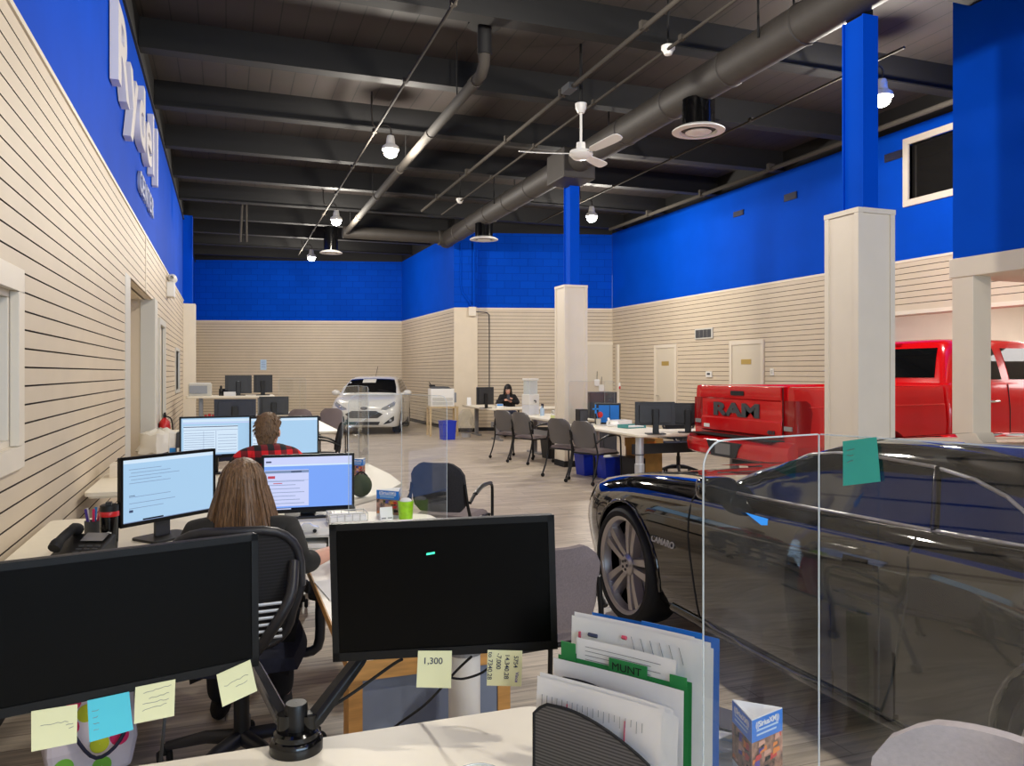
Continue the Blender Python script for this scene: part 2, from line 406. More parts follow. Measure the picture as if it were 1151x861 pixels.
# --- left wall
wy0 = PX(22, 419, LX).y; WIN_L = (wy0-1.15, wy0-.10, 1.20, 1.94)
ay0 = PX(146, 419, LX).y; ay1 = PX(172, 419, LX).y; az = PX(146, 311, LX).z
d2a = PX(178, 419, LX).y; d2b = PX(184, 419, LX).y; d2z = 2.28
w2a = PX(197, 419, LX).y; w2b = PX(201, 419, LX).y
PB = PX(206, 419, LX).y
c_bl = PD(218, 361, BS*F/58); c_bm = PD(451.5, 362, BS*F/57); c_jm = PD(511, 347, BS*F/72); c_rm = PD(685, 348, BS*F/71)
c_rm.x = RX
holes = [(WIN_L[0]-YF, WIN_L[1]-YF, WIN_L[2], WIN_L[3]), (ay0-YF, ay1-YF, 0, az), (d2a-YF, d2b-YF, 0, d2z), (w2a-YF, w2b-YF, 1.2, 2.0)]
g = MB(); slat_wall(g, (LX, YF), (LX, c_bl.y), 0.1, ZS, (1, 0), holes)
g.mi = 2; g.box(LX-.12, LX-.008, YF, c_bl.y, ZS, ZL); g.mi = 3; g.box(LX-.02, LX+.012, YF, c_bl.y, ZS, ZS+.03)
g.mi = 4; g.box(LX-.12, LX-.005, YF, c_bl.y, ZL, ZDECK); g.box(LX-.02, LX+.02, YF, c_bl.y, ZL-.03, ZL)
# solid wall behind the boards
segs = sorted([(h[0]+YF, h[1]+YF, h[2], h[3]) for h in holes]); y = YF; g.mi = 0
for (a, b, z0, z1) in segs:
    g.box(LX-.12, LX-.018, y, a, 0, ZS); 
    if z0 > .1: g.box(LX-.12, LX-.018, a, b, 0, z0)
    g.box(LX-.12, LX-.018, a, b, z1, ZS); y = b
g.box(LX-.12, LX-.018, y, c_bl.y, 0, ZS)
struct(g.build('wall_left', ['slat', 'groove', 'blue_wall', 'cream', 'ceiling_black']))
g = MB(); y = YF
for (a, b) in ((ay0, ay1), (d2a, d2b)): g.box(LX-.01, LX+.012, y, a, 0, .1); y = b
g.box(LX-.01, LX+.012, y, PB, 0, .1); struct(g.build('baseboard_left', 'soft_black'))
# near window in left wall
def casing(mb, x0, x1, ya, yb, z0, z1, w):
    mb.box(x0, x1, ya-w, yb+w, z1, z1+w); mb.box(x0, x1, ya-w, yb+w, z0-w, z0); mb.box(x0, x1, ya-w, ya, z0, z1); mb.box(x0, x1, yb, yb+w, z0, z1)
wr = thing('window_1', 'white framed window in the left slatted wall', 'window', (LX, (WIN_L[0]+WIN_L[1])/2, WIN_L[2])); struct(wr)
T0 = Matrix.Translation(-wr.location)
g = MB(); casing(g, LX-.1, LX+.02, *WIN_L, .11); casing(g, LX-.09, LX-.02, WIN_L[0]+.03, WIN_L[1]-.03, WIN_L[2]+.03, WIN_L[3]-.03, .035); g.xf(T0).build('window_frame', 'cream', wr, bevel=.004)
g = MB(); g.box(LX-.085, LX-.08, WIN_L[0], WIN_L[1], WIN_L[2], WIN_L[3]); g.xf(T0).build('pane', 'window_pane', wr)
# recessed doorway
dr = thing('door_1', 'recessed double door in the left slatted wall', 'door', (LX, (ay0+ay1)/2, 0)); struct(dr); T0 = Matrix.Translation(-dr.location)
g = MB(); g.box(LX-.62, LX-.1, ay0-.05, ay0, 0, az); g.box(LX-.62, LX-.1, ay1, ay1+.05, 0, az); g.box(LX-.62, LX-.1, ay0, ay1, az, az+.05); g.xf(T0).build('reveal', 'slat', dr)
g = MB(); g.box(LX-.16, LX+.03, ay1-.02, ay1+.42, 0, az+.02); g.box(LX-.13, LX+.005, ay0-.42, ay0+.02, 0, az); g.xf(T0).build('jamb', 'trim_grey', dr, bevel=.006)
ym = (ay0+ay1)/2
for (a, b) in ((ay0+.03, ym-.005), (ym+.005, ay1-.03)):
    g = MB(); g.box(LX-.6, LX-.55, a, b, .01, 2.3); q = g.xf(T0).build('door_leaf', 'door_paint', dr)
    s = b-.09 if b < ym+.1 and a < ym-.2 else a+.09
    g = MB(); g.tube([(LX-.53, s, 1.0), (LX-.48, s, 1.0), (LX-.48, s, 1.25), (LX-.53, s, 1.25)], .012); g.xf(T0).build('handle', 'chrome', q)
g = MB(); g.box(LX-.6, LX-.54, ay0, ay1, 2.31, az); g.xf(T0).build('transom', 'cream', dr)
dr2 = thing('door_2', 'narrow painted door in the left slatted wall', 'door', (LX, (d2a+d2b)/2, 0)); struct(dr2); T0 = Matrix.Translation(-dr2.location)
g = MB(); casing(g, LX-.1, LX+.03, d2a, d2b, -.2, d2z, .09); g.v = [(x, y, max(z, 0)) for x, y, z in g.v]; g.xf(T0).build('frame', 'trim_grey', dr2)
g = MB(); g.box(LX-.08, LX-.03, d2a, d2b, .01, d2z); g.xf(T0).build('door_leaf', 'door_paint', dr2)
wr = thing('window_2', 'small window in far left slatted wall', 'window', (LX, (w2a+w2b)/2, 1.2)); struct(wr); T0 = Matrix.Translation(-wr.location)
g = MB(); casing(g, LX-.1, LX+.02, w2a, w2b, 1.2, 2.0, .06); g.xf(T0).build('window_frame', 'trim_grey', wr)
g = MB(); g.box(LX-.08, LX-.07, w2a, w2b, 1.2, 2.0); g.xf(T0).build('pane', 'window_pane', wr)
# vertical joint strips on the left boards
for i, px in enumerate((163.5,)):
    yy = PX(px, 419, LX).y; g = MB(); g.box(LX, LX+.012, yy-.03, yy+.03, az, ZS); struct(g.build('trim_1', 'cream'))
# pilaster by the far left corner
pw = 11*PB*1/F; g = MB(); g.box(LX-.02, LX+.27, PB, PB+.4, 0, ZS-.05); struct(g.build('trim_2', 'cream', bevel=.01))
g = MB(); g.box(LX-.02, LX+.2, PB+.02, PB+.4, ZS-.05, ZBEAM-.02); struct(g.build('trim_3', 'blue_wall'))
# --- far walls
def far_wall(name, a, b, blue, top=5.27):
    a = Vector((a[0], a[1], 0)); b = Vector((b[0], b[1], 0)); t = (b-a).normalized(); n = Vector((t.y, -t.x, 0))
    g = MB(); slat_wall(g, a.xy, b.xy, .1, ZS, n.xy)
    T = frame_T(a, t, (0, 0, 1)); L = (b-a).length     # local x along, y up, z toward the room
    g.mi = 2; g.box(0, L, ZS, top, -.12, -.004, T=T); g.mi = 3; g.box(0, L, ZS-.01, ZS+.03, -.02, .012, T=T); g.mi = 4; g.box(0, L, top, ZDECK, -.12, 0, T=T); g.mi = 5; g.box(0, L, 0, .1, -.03, .012, T=T)
    g.mi = 0; g.box(0, L, .1, ZS, -.12, -.018, T=T)
    return struct(g.build(name, ['slat', 'groove', blue, 'cream', 'ceiling_black', 'soft_black'])), T, L
far_wall('wall_back', c_bl, c_bm, 'blue_blocks'); far_wall('wall_side', c_bm, c_jm, 'blue_wall'); _, TJ, LJ = far_wall('wall_far', c_jm, c_rm, 'blue_blocks')
# block pilaster at the corner of the far wall
pj = PD(523, 420, (c_jm.y)/.955); 
g = MB(); g.box(-.02, .6, .1, ZS+.01, 0, .3, T=TJ); struct(g.build('trim_4', 'pilaster_block', bevel=.01))
g = MB(); g.box(-.02, .6, 0, .1, 0, .315, T=TJ); struct(g.build('trim_5', 'soft_black'))
g = MB(); g.box(-.02, .6, ZS+.01, 5.26, 0, .28, T=TJ); struct(g.build('trim_6', 'blue_blocks'))
# --- right wall with bay opening
OP0, OP1, OZ = -8.0, PX(985, 419, RX).y, 2.5
uw = PX(1022, 155, RX); UW = (uw.y-1.75, uw.y, PX(1022, 232, RX).z+.1, uw.z-.1)
a = (RX, c_rm.y); L = c_rm.y - YF
g = MB(); slat_wall(g, a, (RX, YF), .1, ZS, (-1, 0), [(c_rm.y-OP1, L, 0, OZ)])
g.mi = 0; g.box(RX+.018, RX+.12, OP1, c_rm.y, 0, ZS); g.box(RX+.018, RX+.12, YF, OP1, OZ, ZS)
g.mi = 2
g.box(RX+.004, RX+.12, UW[1], c_rm.y, ZS, ZR); g.box(RX+.004, RX+.12, YF, UW[0], ZS, ZR); g.box(RX+.004, RX+.12, UW[0], UW[1], ZS, UW[2]); g.box(RX+.004, RX+.12, UW[0], UW[1], UW[3], ZR)
g.mi = 3; g.box(RX-.012, RX+.02, YF, c_rm.y, ZS-.01, ZS+.03); g.box(RX-.02, RX+.3, YF, OP1, OZ-.06, OZ)
g.mi = 4; g.box(RX, RX+.12, YF, c_rm.y, ZR, ZDECK); g.mi = 5; g.box(RX-.012, RX+.03, OP1, c_rm.y, 0, .1)
struct(g.build('wall_right', ['slat', 'groove', 'blue_wall', 'cream', 'ceiling_black', 'soft_black']))
wr = thing('window_3', 'upper office window in the right blue wall', 'window', (RX, (UW[0]+UW[1])/2, UW[2])); struct(wr); T0 = Matrix.Translation(-wr.location)
g = MB(); casing(g, RX-.03, RX+.1, UW[0], UW[1], UW[2], UW[3], .1); g.xf(T0).build('window_frame', 'cream', wr, bevel=.005)
g = MB(); g.box(RX+.06, RX+.07, UW[0], UW[1], UW[2], UW[3]); g.xf(T0).build('pane', 'office_glass', wr)
# drive-in bay behind the right wall
g = MB(); g.box(RX+.12, 15.5, OP1, OP1+.1, 0, 3.2); g.box(15.5, 15.6, YF, OP1+.1, 0, 3.2); g.box(RX+.12, 15.5, YF-.1, YF, 0, 3.2); struct(g.build('wall_bay', 'cream'))
g = MB(); g.box(RX+.12, 15.6, YF, OP1+.1, 3.0, 3.06); struct(g.build('ceiling_bay', 'white'))
# blue bulkhead with beige header and posts (right foreground)
bk = PD(1071, 400, 8.3); BX, BY = bk.x, bk.y
g = MB(); g.box(BX, RX-.01, YF, BY, 2.74, ZDECK); struct(g.build('wall_bulkhead', 'blue_wall'))
g = MB(); g.box(BX-.02, RX-.02, YF, BY+.03, 2.54, 2.74); struct(g.build('trim_7', 'cream', bevel=.006))
for i, yy in enumerate((BY-.24, BY-5, BY-10)):
    g = MB(); g.rbox(BX, BX+.25, yy, yy+.25, 0, 2.54, r=.006); struct(g.build('trim_%d' % (8+i), 'cream'))
# --- front wall with shop windows behind the camera
g = MB(); g.box(LX-.1, RX+.1, YF-.12, YF, 3.3, ZDECK); g.box(LX-.1, RX+.1, YF-.12, YF, 0, .3)
for x in (LX-.1, 1.7, 4.5, 7.2, RX-.1): g.box(x, x+.2, YF-.12, YF, .3, 3.3)
struct(g.build('wall_front', 'cream'))
g = MB(); g.quad((LX, YF-.06, .3), (RX, YF-.06, .3), (RX, YF-.06, 3.3), (LX, YF-.06, 3.3)); struct(g.build('window_4', 'acrylic'))
# --- steel columns with beige boxed base
for i, (yy, lab) in enumerate(((5.475, 5.2), (11.92, 5.24))):
    x0 = lab; s = .39
    g = MB(); g.box(x0, x0+s, yy, yy+s, .1, 2.954)
    for (dx, dy) in ((-.012, -.012), (s-.04, -.012), (-.012, s-.04), (s-.04, s-.04)): g.box(x0+dx, x0+dx+.052, yy+dy, yy+dy+.052, .1, 2.954)
    g.box(x0-.016, x0+s+.016, yy-.016, yy+s+.016, 2.955, 2.998)
    g.mi = 1; g.box(x0-.02, x0+s+.02, yy-.02, yy+s+.02, 0, .1)
    g.mi = 2; g.box(x0+.14, x0+.27, yy+.08, yy+.41-.09, 2.99, 4.74); g.box(x0+.12, x0+.29, yy+.07, yy+.085, 2.99, 4.74); g.box(x0+.12, x0+.29, yy+.31, yy+.325, 2.99, 4.74); g.mi = 3; g.box(x0+.15, x0+.26, yy+.1, yy+.3, 4.74, ZBEAM-.02)
    struct(g.build('column_%d' % (i+1), ['cream', 'soft_black', 'blue_wall', 'ceiling_black']))
# --- doors and fittings on far / right walls
def wall_door(name, pxl, pxr, ptop, cat_label, sign=True):
    ya = PX(pxr, 419, RX).y; yb = PX(pxl, 419, RX).y; zt = PX((pxl+pxr)/2, ptop, RX).z
    r = thing(name, cat_label, 'door', (RX, (ya+yb)/2, 0)); struct(r); T0 = Matrix.Translation(-r.location)
    g = MB(); casing(g, RX-.03, RX+.02, ya, yb, -.3, zt, .08); g.v = [(x, y, max(z, 0)) for x, y, z in g.v]; g.xf(T0).build('frame', 'cream', r)
    g = MB(); g.box(RX-.012, RX, ya, yb, 0, zt); g.xf(T0).build('door_leaf', 'door_paint', r)
    g = MB(); m = (ya+yb)/2; g.box(RX-.018, RX-.012, m-.16, m+.16, 1.72, 1.82); g.xf(T0).build('door_sign', 'brass', r)
    g = MB(); g.tube([(RX-.012, yb-.1, 1.0), (RX-.07, yb-.1, 1.0), (RX-.07, yb-.22, 1.0)], .012); g.xf(T0).build('handle', 'chrome', r)
wall_door('door_3', 738, 759, 391, 'door')
wall_door('door_4', 823.5, 856, 387, 'door')
# open cupboard doorway at the right end of the far wall
xa = 0
for s in range(400):
    P = TJ @ Vector((s*.01, 0, 0)); r = CX + F*(P.x*CT-P.y*ST)/(P.x*ST+P.y*CT)
    if r < 655: xa = s*.01
zt = 2.3
r = thing('door_5', 'door', 'door', TJ @ Vector((xa, 0, 0))); struct(r); T0 = Matrix.Translation(-r.location) @ TJ
g = MB(); g.box(xa-.08, xa+1.42, zt, zt+.08, 0, .03, T=T0); g.box(xa-.08, xa, 0, zt, 0, .03, T=T0); g.box(xa+1.34, xa+1.42, 0, zt, 0, .03, T=T0); g.build('frame', 'cream', r)
g = MB(); g.box(xa, xa+.85, .01, zt, 0, .02, T=T0); g.build('door_leaf', 'door_paint', r)
g = MB(); g.box(xa+.86, xa+.98, .01, zt, .005, .4, T=T0); g.build('door_leaf', 'cream', r)
g = MB(); g.box(xa+.98, xa+1.34, .01, zt, 0, .006, T=T0); g.build('back_panel', 'desk_edge', r)
def on_right(name, label, cat, x0, y0, x1, y1, m, depth=.03, extra=None):
    a = PX(x0, y1, RX); b = PX(x1, y0, RX); zc = (PX(x0, y0, RX).z + PX(x1, y0, RX).z)/2; za = (PX(x0, y1, RX).z + PX(x1, y1, RX).z)/2
    t = thing(name, label, cat, (RX, (a.y+b.y)/2, (za+zc)/2)); hy = abs(a.y-b.y)/2; hz = abs(zc-za)/2
    g = MB(); g.box(-depth, 0, -hy, hy, -hz, hz); g.build('cover', m, t, bevel=.004)
    if extra: extra(t, hy, hz, depth)
    return t
def slots(t, hy, hz, d):
    for k in range(4):
        yy = -hy+.04+k*(2*hy-.08)/4; g = MB(); g.box(-d-.006, -d, yy+.008, yy+(2*hy-.08)/4-.008, -hz+.03, hz-.03); g.build('louver', 'grey_dark', t)
def dial(t, hy, hz, d): g = MB(); g.box(-d-.006, -d, -hy*.5, hy*.5, -hz*.2, hz*.5); g.build('display', 'grey_dark', t)
def rocker(t, hy, hz, d): g = MB(); g.box(-d-.008, -d, -hy*.4, hy*.4, -hz*.5, hz*.5); g.build('rocker', 'trim_grey', t)
on_right('air_grille', 'cream return air grille with dark louvers on the right slatted wall', 'vent', 782, 369, 802, 381, 'trim_grey', .03, slots)
on_right('thermostat', 'white thermostat on slatted wall between the two right doors', 'thermostat', 794.5, 417.5, 801, 424, 'white_plastic', .03, dial)
on_right('light_switch', 'white wall switch right of the wider door on the right wall', 'switch', 866, 414, 870, 422, 'white_plastic', .012, rocker)
def bars(t, hy, hz, d):
    g = MB()
    for k in range(3): g.box(-d-.006, -d, -hy*.9, hy*.9, -hz*.8+k*hz*.6, -hz*.8+k*hz*.6+hz*.25)
    g.build('louver', 'navy', t)
VG = None
on_right('wall_vent', 'small blue painted vent on the blue right wall, farthest from the column', 'vent', 825, 237, 836, 243, 'navy', .02, bars)
on_right('wall_vent', 'small blue painted vent on the blue right wall, nearer the big column', 'vent', 882, 217, 896, 225, 'navy', .02, bars)
on_right('wall_vent', 'small blue painted vent on the blue right wall, beside the upper office window', 'vent', 995, 171, 1015, 180, 'navy', .02, bars)
# junction box and conduit drop on far wall
jb = thing('junction_box', 'cream electrical box with conduits on the block pilaster, at the slat line', 'electrical box', TJ @ Vector((.46, ZS-.12, .32)))
T0 = Matrix.Translation(-jb.location) @ TJ
g = MB(); g.box(.36, .56, ZS-.22, ZS+.02, .3, .4, T=T0); g.build('box', 'cream', jb, bevel=.01)
g = MB(); g.tube([T0 @ Vector(p) for p in ((.46, ZS+.02, .35), (.40, ZS+.12, .33), (.2, ZS+.4, .3), (.16, ZS+.6, .3), (.16, ZS+1.7, .3))], .02); g.build('conduit', 'blue_wall', jb)
g = MB(); g.tube([T0 @ Vector(p) for p in ((.50, ZS+.02, .35), (.50, ZS+1.9, .32))], .03); g.build('conduit', 'blue_wall', jb)
g = MB(); g.tube([T0 @ Vector(p) for p in ((.56, ZS-.1, .35), (.85, ZS-.1, .05), (.92, ZS-.16, .03), (.92, .6, .03))], .012); g.build('conduit', 'grey_dark', jb)
# notice on back wall
pn = PY(296.5, 410, (c_bl.y+c_bm.y)/2-.15+.25); tb = (c_bm.xy-c_bl.xy).normalized(); 
k = (pn.x-c_bl.x)/(c_bm.x-c_bl.x); base = Vector((c_bl.x+(c_bm.x-c_bl.x)*k, c_bl.y+(c_bm.y-c_bl.y)*k, pn.z)); T = frame_T(base+Vector((tb.y, -tb.x, 0))*.012, (tb.x, tb.y, 0), (0, 0, 1))
nt_ = thing('wall_notice', 'pale blue paper notice on the back slatted wall above the far desk', 'notice', base); T0 = Matrix.Translation(-base) @ T
g = MB(); g.box(-.1, .1, -.17, .17, 0, .004, T=T0); g.build('sheet', 'pale_blue', nt_)
g = MB()
for k in range(5): g.box(-.07, .07-.02*(k % 2), .11-k*.05, .125-k*.05, .004, .005, T=T0)
g.build('printing', 'scr_line', nt_)
# emergency light on left wall
pe = PX(188, 324, LX)
el = thing('emergency_light', 'white twin-head emergency light high on the left slatted wall', 'emergency light', pe)
g = MB(); g.rbox(0, .12, -.17, .17, -.16, .1, r=.03, axis='x'); g.build('battery_case', 'white_plastic', el, bevel=.008)
for s in (-1, 1):
    g = MB(); g.lathe([(.03, -.05), (.06, -.02), (.075, .04), (.06, .05), (.001, .05)], (.08, s*.1, .17), 'y', 14); g.tube([(.06, s*.1, .1), (.08, s*.1, .17)], .015); g.build('lamp_head', 'white_plastic', el, smooth=True)
# sign on left wall
def wall_sign(name, label, items, z, m, depth):
    t = thing(name, label, 'sign', (LX, items[0][1], z))
    for ch, y0, w, hh in items:
        mb = text_mb(ch, 1, depth/2, bold=.02, align='LEFT'); xs = [v[0] for v in mb.v]; ys = [v[1] for v in mb.v]; hcap = hh
        sx = w/(max(xs)-min(xs)); x0 = min(xs); sy = hcap/.73
        mb.v = [((v[0]-x0)*sx, (v[1]+.36)*sy, v[2]) for v in mb.v]
        T = frame_T((depth/2+.002, y0-items[0][1], 0), (0, 1, 0), (0, 0, 1)); 
        mb.xf(T); mb.build('letter', m, t)
    return t
zz = LX/-.895
wall_sign('wall_sign', 'large raised white lettering on the blue left wall, upper line', [('R', 7.6, .85, .70), ('y', 8.5, .75, .72), ('d', 9.4, .65, .72), ('e', 10.2, .7, .72), ('l', 11.1, .14, .78), ('l', 11.75, .14, .78)], 4.05, 'sign_white', .07)
wall_sign('wall_sign', 'small faded grey lettering on the blue left wall, lower line', [('C', 9.9, .24, .24), ('E', 10.2, .22, .24), ('N', 10.5, .24, .24), ('T', 10.82, .22, .24), ('E', 11.14, .22, .24), ('R', 11.46, .24, .24)], 3.62, 'sign_grey', .03)
# ================================================================== CEILING FITTINGS
DX, DZ, DR = 5.3, 4.95, .2
yend = PD(497, 275, 19.4).y
ad = thing('air_duct', 'long dark round air duct running over the columns with a side branch', 'air duct', (DX, 4, DZ))
g = MB(); 
prof = []
y = -7.0
while y < yend: prof += [(DR, y), (DR, y+1.16), (DR+.012, y+1.17), (DR+.012, y+1.2)]; y += 1.21
secs = [[Vector((r*math.cos(2*PI*k/24), yy-4, r*math.sin(2*PI*k/24))) for k in range(24)] for r, yy in prof]
g.loft(secs); g.build('main_pipe', 'duct', ad, smooth=35)
g = MB(); xb = PY(382, 281, y+.3).x
secs = [[Vector((xx-DX, y-.25-4+r*math.cos(2*PI*k/20), r*math.sin(2*PI*k/20))) for k in range(20)] for xx, r in ((DX+.1, .2), (DX-.25, .19), (DX-.28, .15), (xb, .15), (xb-.02, .02))]
g.loft(secs); g.build('branch_pipe', 'duct', ad, smooth=35)
g = MB(); yb = PD(618, 215, 12.8).y; g.box(-.28, .28, yb-4-.35, yb-4+.35, -.3, .18); g.build('damper_box', 'duct', ad, bevel=.02)
for yy in np.arange(-5.9, yend, 4.2):
    g = MB(); g.tube([(-.22, yy-4, 0), (-.22, yy-4, ZDECK-DZ)], .012, 6); g.tube([(.22, yy-4, 0), (.22, yy-4, ZDECK-DZ)], .012, 6); g.build('hanger', 'ceiling_black', ad)
def diffuser(p, label, R, top):
    t = thing('ceiling_diffuser', label, 'air diffuser', p, group='white round air diffusers')
    g = MB(); g.lathe([(R*.62, top), (R*.62, .03), (R*.7, .02)], n=20); g.build('neck', 'gloss_black', t, smooth=True)
    g = MB(); g.lathe([(R*.62, .05), (R*.8, .035), (R, 0), (R*1.0, -.012), (R*.72, -.02), (R*.66, .01)], n=32); g.build('rim', 'white_plastic', t, smooth=True)
    g = MB(); g.lathe([(R*.02, -.035), (R*.36, -.035), (R*.5, -.02), (R*.4, .0), (R*.02, .01)], n=28); g.build('cone', 'white_plastic', t, smooth=True)
    g = MB(); g.lathe([(R*.66, .012), (.001, .03)], n=20); g.build('inner_plate', 'grey_dark', t)
    return t
p = PD(785, 147, 9.3); p.x = DX; p.y = PX(785, 147, DX).y; p.z = PX(785, 147, DX).z
diffuser(p, 'large white round air diffuser hanging under the duct near the big column', .31, DZ-p.z-.15)
p = PX(544, 268, DX-.0); p = PX(544, 269, DX); diffuser(p, 'white round air diffuser under the duct above the water jug desk', .31, DZ-p.z-.15)
p = PY(372, 284, y-.25); diffuser(p, 'white round air diffuser at the end of the duct branch, near left lights', .27, DZ-p.z+.1)
# drain pipe
pxx = 2.72; dp = thing('drain_pipe', 'grey overhead pipe hanging from the deck with an elbow at its near end', 'pipe', (pxx, 8.4, 4.9))
yn = PX(541, 84, pxx).y; zp = PX(541, 84, pxx).z; yfa = PX(390, 254, pxx).y
g = MB(); pts = [(0, yn-8.4-.12, zp-4.9+.22), (0, yn-8.4-.1, zp-4.9+.08), (0, yn-8.4, zp-4.9), (0, yn-8.4+.15, zp-4.9), (0, yfa-8.4, zp-4.9)]; g.tube(pts, .065, 14)
for k in range(5): yy = yn-8.4+.2+k*(yfa-yn)/5; g.tube([(0, yy, zp-4.9), (0, yy+.12, zp-4.9)], .075, 14)
g.build('pipe', 'pipe', dp, smooth=50)
g = MB(); g.tube([(0, yn-8.52, zp-4.9+.18), (0, yn-8.52, ZDECK-4.9-.02)], .08, 14); g.lathe([(.001, 0), (.19, 0), (.19, .03), (.001, .03)], (0, yn-8.52, zp-4.9+.5), n=20); g.build('drop', 'ceiling_black', dp, smooth=50)
for k in range(4):
    g = MB(); yy = yn-8.4+1+k*3; g.tube([(0, yy, zp-4.9), (0, yy, ZDECK-4.9)], .008, 6); g.build('hanger', 'ceiling_black', dp)
# thin conduits along the ceiling
def conduit(label, x, z, ya, yb, r=.018, m='pipe', extra=None):
    t = thing('ceiling_conduit', label, 'conduit', (x, ya, z)); g = MB(); g.tube([(0, 0, 0), (0, yb-ya, 0)], r, 8)
    for yy in np.arange(.6, yb-ya, 2.1): g.box(-r*1.6, r*1.6, yy-.03, yy+.03, -r*.8, r*2.4)
    g.build('tube', m, t, smooth=50)
    if extra: extra(t)
    return t
conduit('thin conduit along the ceiling above the left row of lights', 2.02, 5.02, -6, 24)
def bracket(t):
    g = MB(); yy = PX(640, 118, t.location.x).y-t.location.y; g.box(-.06, .06, yy-.12, yy+.12, -.03, .05); g.build('splice_box', 'grey_dark', t)
conduit('thicker of two conduits beside the ceiling fan, nearer the left lights', 4.05, 5.1, -6, 17, .028, 'pipe', bracket)
conduit('thinner of two conduits beside the ceiling fan, nearer the duct', 4.5, 5.05, -6, 17, .018)
conduit('thick conduit high along the right blue wall', 8.9, 5.08, -6, 17.5, .04)
conduit('thin conduit between duct and right blue wall', 7.0, 5.12, 6.7, 17.5, .016)
cp = thing('sprinkler_drop', 'pair of thin black drop pipes near the far left of the ceiling', 'pipe', PD(275, 205, 18))
g = MB(); a = cp.location; q = [PD(273, 207, 18)-a, PD(270, 272, 18)-a, PD(277, 236, 18.2)-a, PD(282, 275, 18.2)-a, PD(277, 228, 18.2)-a, PD(310, 231, 18.0)-a]
g.tube([q[0], q[1]], .03, 8); g.build('drop', 'pipe', cp); g = MB(); g.tube([q[5], q[4], q[4]+Vector((0, 0, -.9))], .03, 8); g.build('drop', 'pipe', cp)
def detector(px, py, z, label):
    p = PZ(px, py, z); t = thing('smoke_detector', label, 'smoke detector', p)
    g = MB(); g.lathe([(.001, .05), (.075, .05), (.075, .015), (.055, -.01)], n=20); g.build('base', 'white_plastic', t, smooth=True)
    g = MB(); g.lathe([(.055, -.01), (.04, -.045), (.001, -.055)], n=16); g.build('sensor', 'white_plastic', t, smooth=True)
    g = MB(); g.tube([(0, 0, .05), (0, 0, ZDECK-z)], .012, 6); g.build('stem', 'ceiling_black', t)
detector(751, 57, 5.05, 'white smoke detector on the ceiling between the duct and the conduits')
detector(517, 226, 5.05, 'tiny white smoke detector on the ceiling left of the duct')
# ceiling fan
pf = PD(653, 122, 9.95); fan = thing('ceiling_fan', 'white three-blade ceiling fan on a short rod', 'ceiling fan', pf)
zh = PD(655, 174, 9.95).z - pf.z
g = MB(); g.lathe([(.001, .06), (.075, .06), (.07, .0), (.04, -.06), (.001, -.06)], n=20); g.build('canopy', 'white_plastic', fan, smooth=True); g = MB(); g.tube([(0, 0, .055), (0, 0, ZDECK-pf.z)], .02); g.build('mount', 'ceiling_black', fan)
g = MB(); g.tube([(0, 0, -.05), (0, 0, zh+.08)], .016, 10); g.build('rod', 'white_plastic', fan, smooth=True)
g = MB(); g.lathe([(.001, .15), (.055, .15), (.06, .07), (.075, .055), (.14, .045), (.15, .0), (.1, -.05), (.001, -.06)], (0, 0, zh), n=28); mo = g.build('motor', 'white_plastic', fan, smooth=True)
for k, a in enumerate((180, 300, 60)):
    a = math.radians(a)-TH; T = Matrix.Translation((0, 0, zh)) @ Matrix.Rotation(a, 4, 'Z') @ Matrix.Rotation(math.radians(-20), 4, 'X'); g = MB()
    secs = []
    for x, w in ((.1, .035), (.2, .045), (.24, .1), (.4, .12), (.6, .135), (.72, .13), (.77, .09), (.78, .02)):
        zc = .03*(x/.78)**2+.01; secs.append([T @ Vector((x, -w*.5, zc)), T @ Vector((x, w*.5, zc)), T @ Vector((x, w*.5, zc+.01)), T @ Vector((x, -w*.5, zc+.01))])
    g.loft(secs); g.build('blade', 'white_plastic', fan)
# high bay lamps
def lamp(x, y, z, label):
    t = thing('ceiling_lamp', label, 'light', (x, y, z), group='bare bulb ceiling lamps')
    g = MB(); g.lathe([(.001, .24), (.05, .24), (.06, .2), (.07, .12), (.12, .08), (.13, .03), (.1, .0)], n=20); g.build('housing', 'white_plastic', t, smooth=True)
    g = MB(); g.ball((0, 0, -.012), .1, 12, (1, 1, .75)); g.build('bulb', 'emit_bulb', t, smooth=True)
    g = MB(); g.tube(smooth_path([(0, 0, .24), (0, -.02, .33), (-.08, -.04, .38), (-.26, -.02, .37), (-.28, 0, ZDECK-z)], 4), .012, 6); g.build('hook', 'pipe', t, smooth=True)
    return t
LAMPS = []
for (px, py, lab) in ((439, 171, 'glowing ceiling lamp, nearest of the left row'), (378, 249, 'glowing ceiling lamp, middle of the left row'), (350, 290, 'glowing ceiling lamp, farthest of the left row'), (665, 245, 'glowing ceiling lamp right of the middle blue column'), (991, 112, 'glowing ceiling lamp just right of the big blue column')):
    p = PZ(px, py, 4.82); lamp(p.x, p.y, 4.82, lab); LAMPS.append(p)
p = LAMPS[0]
LIGHTS = [(q.x, q.y) for q in LAMPS] + [(2.3, 5.95), (2.3, .2), (7.4, .2), (2.3, -4.8), (5.0, -4)]
def add_light(kind, loc, energy, size=.2, color=(1, .93, .82), rot=None, sy=None):
    l = bpy.data.lights.new('lamp_light', kind); l.energy = energy; l.color = color
    if kind == 'POINT': l.shadow_soft_size = size
    if kind == 'AREA': l.shape = 'RECTANGLE'; l.size = size; l.size_y = sy or size
    o = bpy.data.objects.new('lamp_light', l); COL.objects.link(o); o.location = loc
    if rot: o.rotation_euler = rot
    return o
for (x, y) in LIGHTS: add_light('POINT', (x, y, 4.68), 370 if y > 7 else 290, .11)
# daylight through the shop windows behind the camera
add_light('AREA', (4.4, YF-.4, 2.45), 640, 10, (.55, .76, 1), (-PI/2, 0, PI), 1.7)
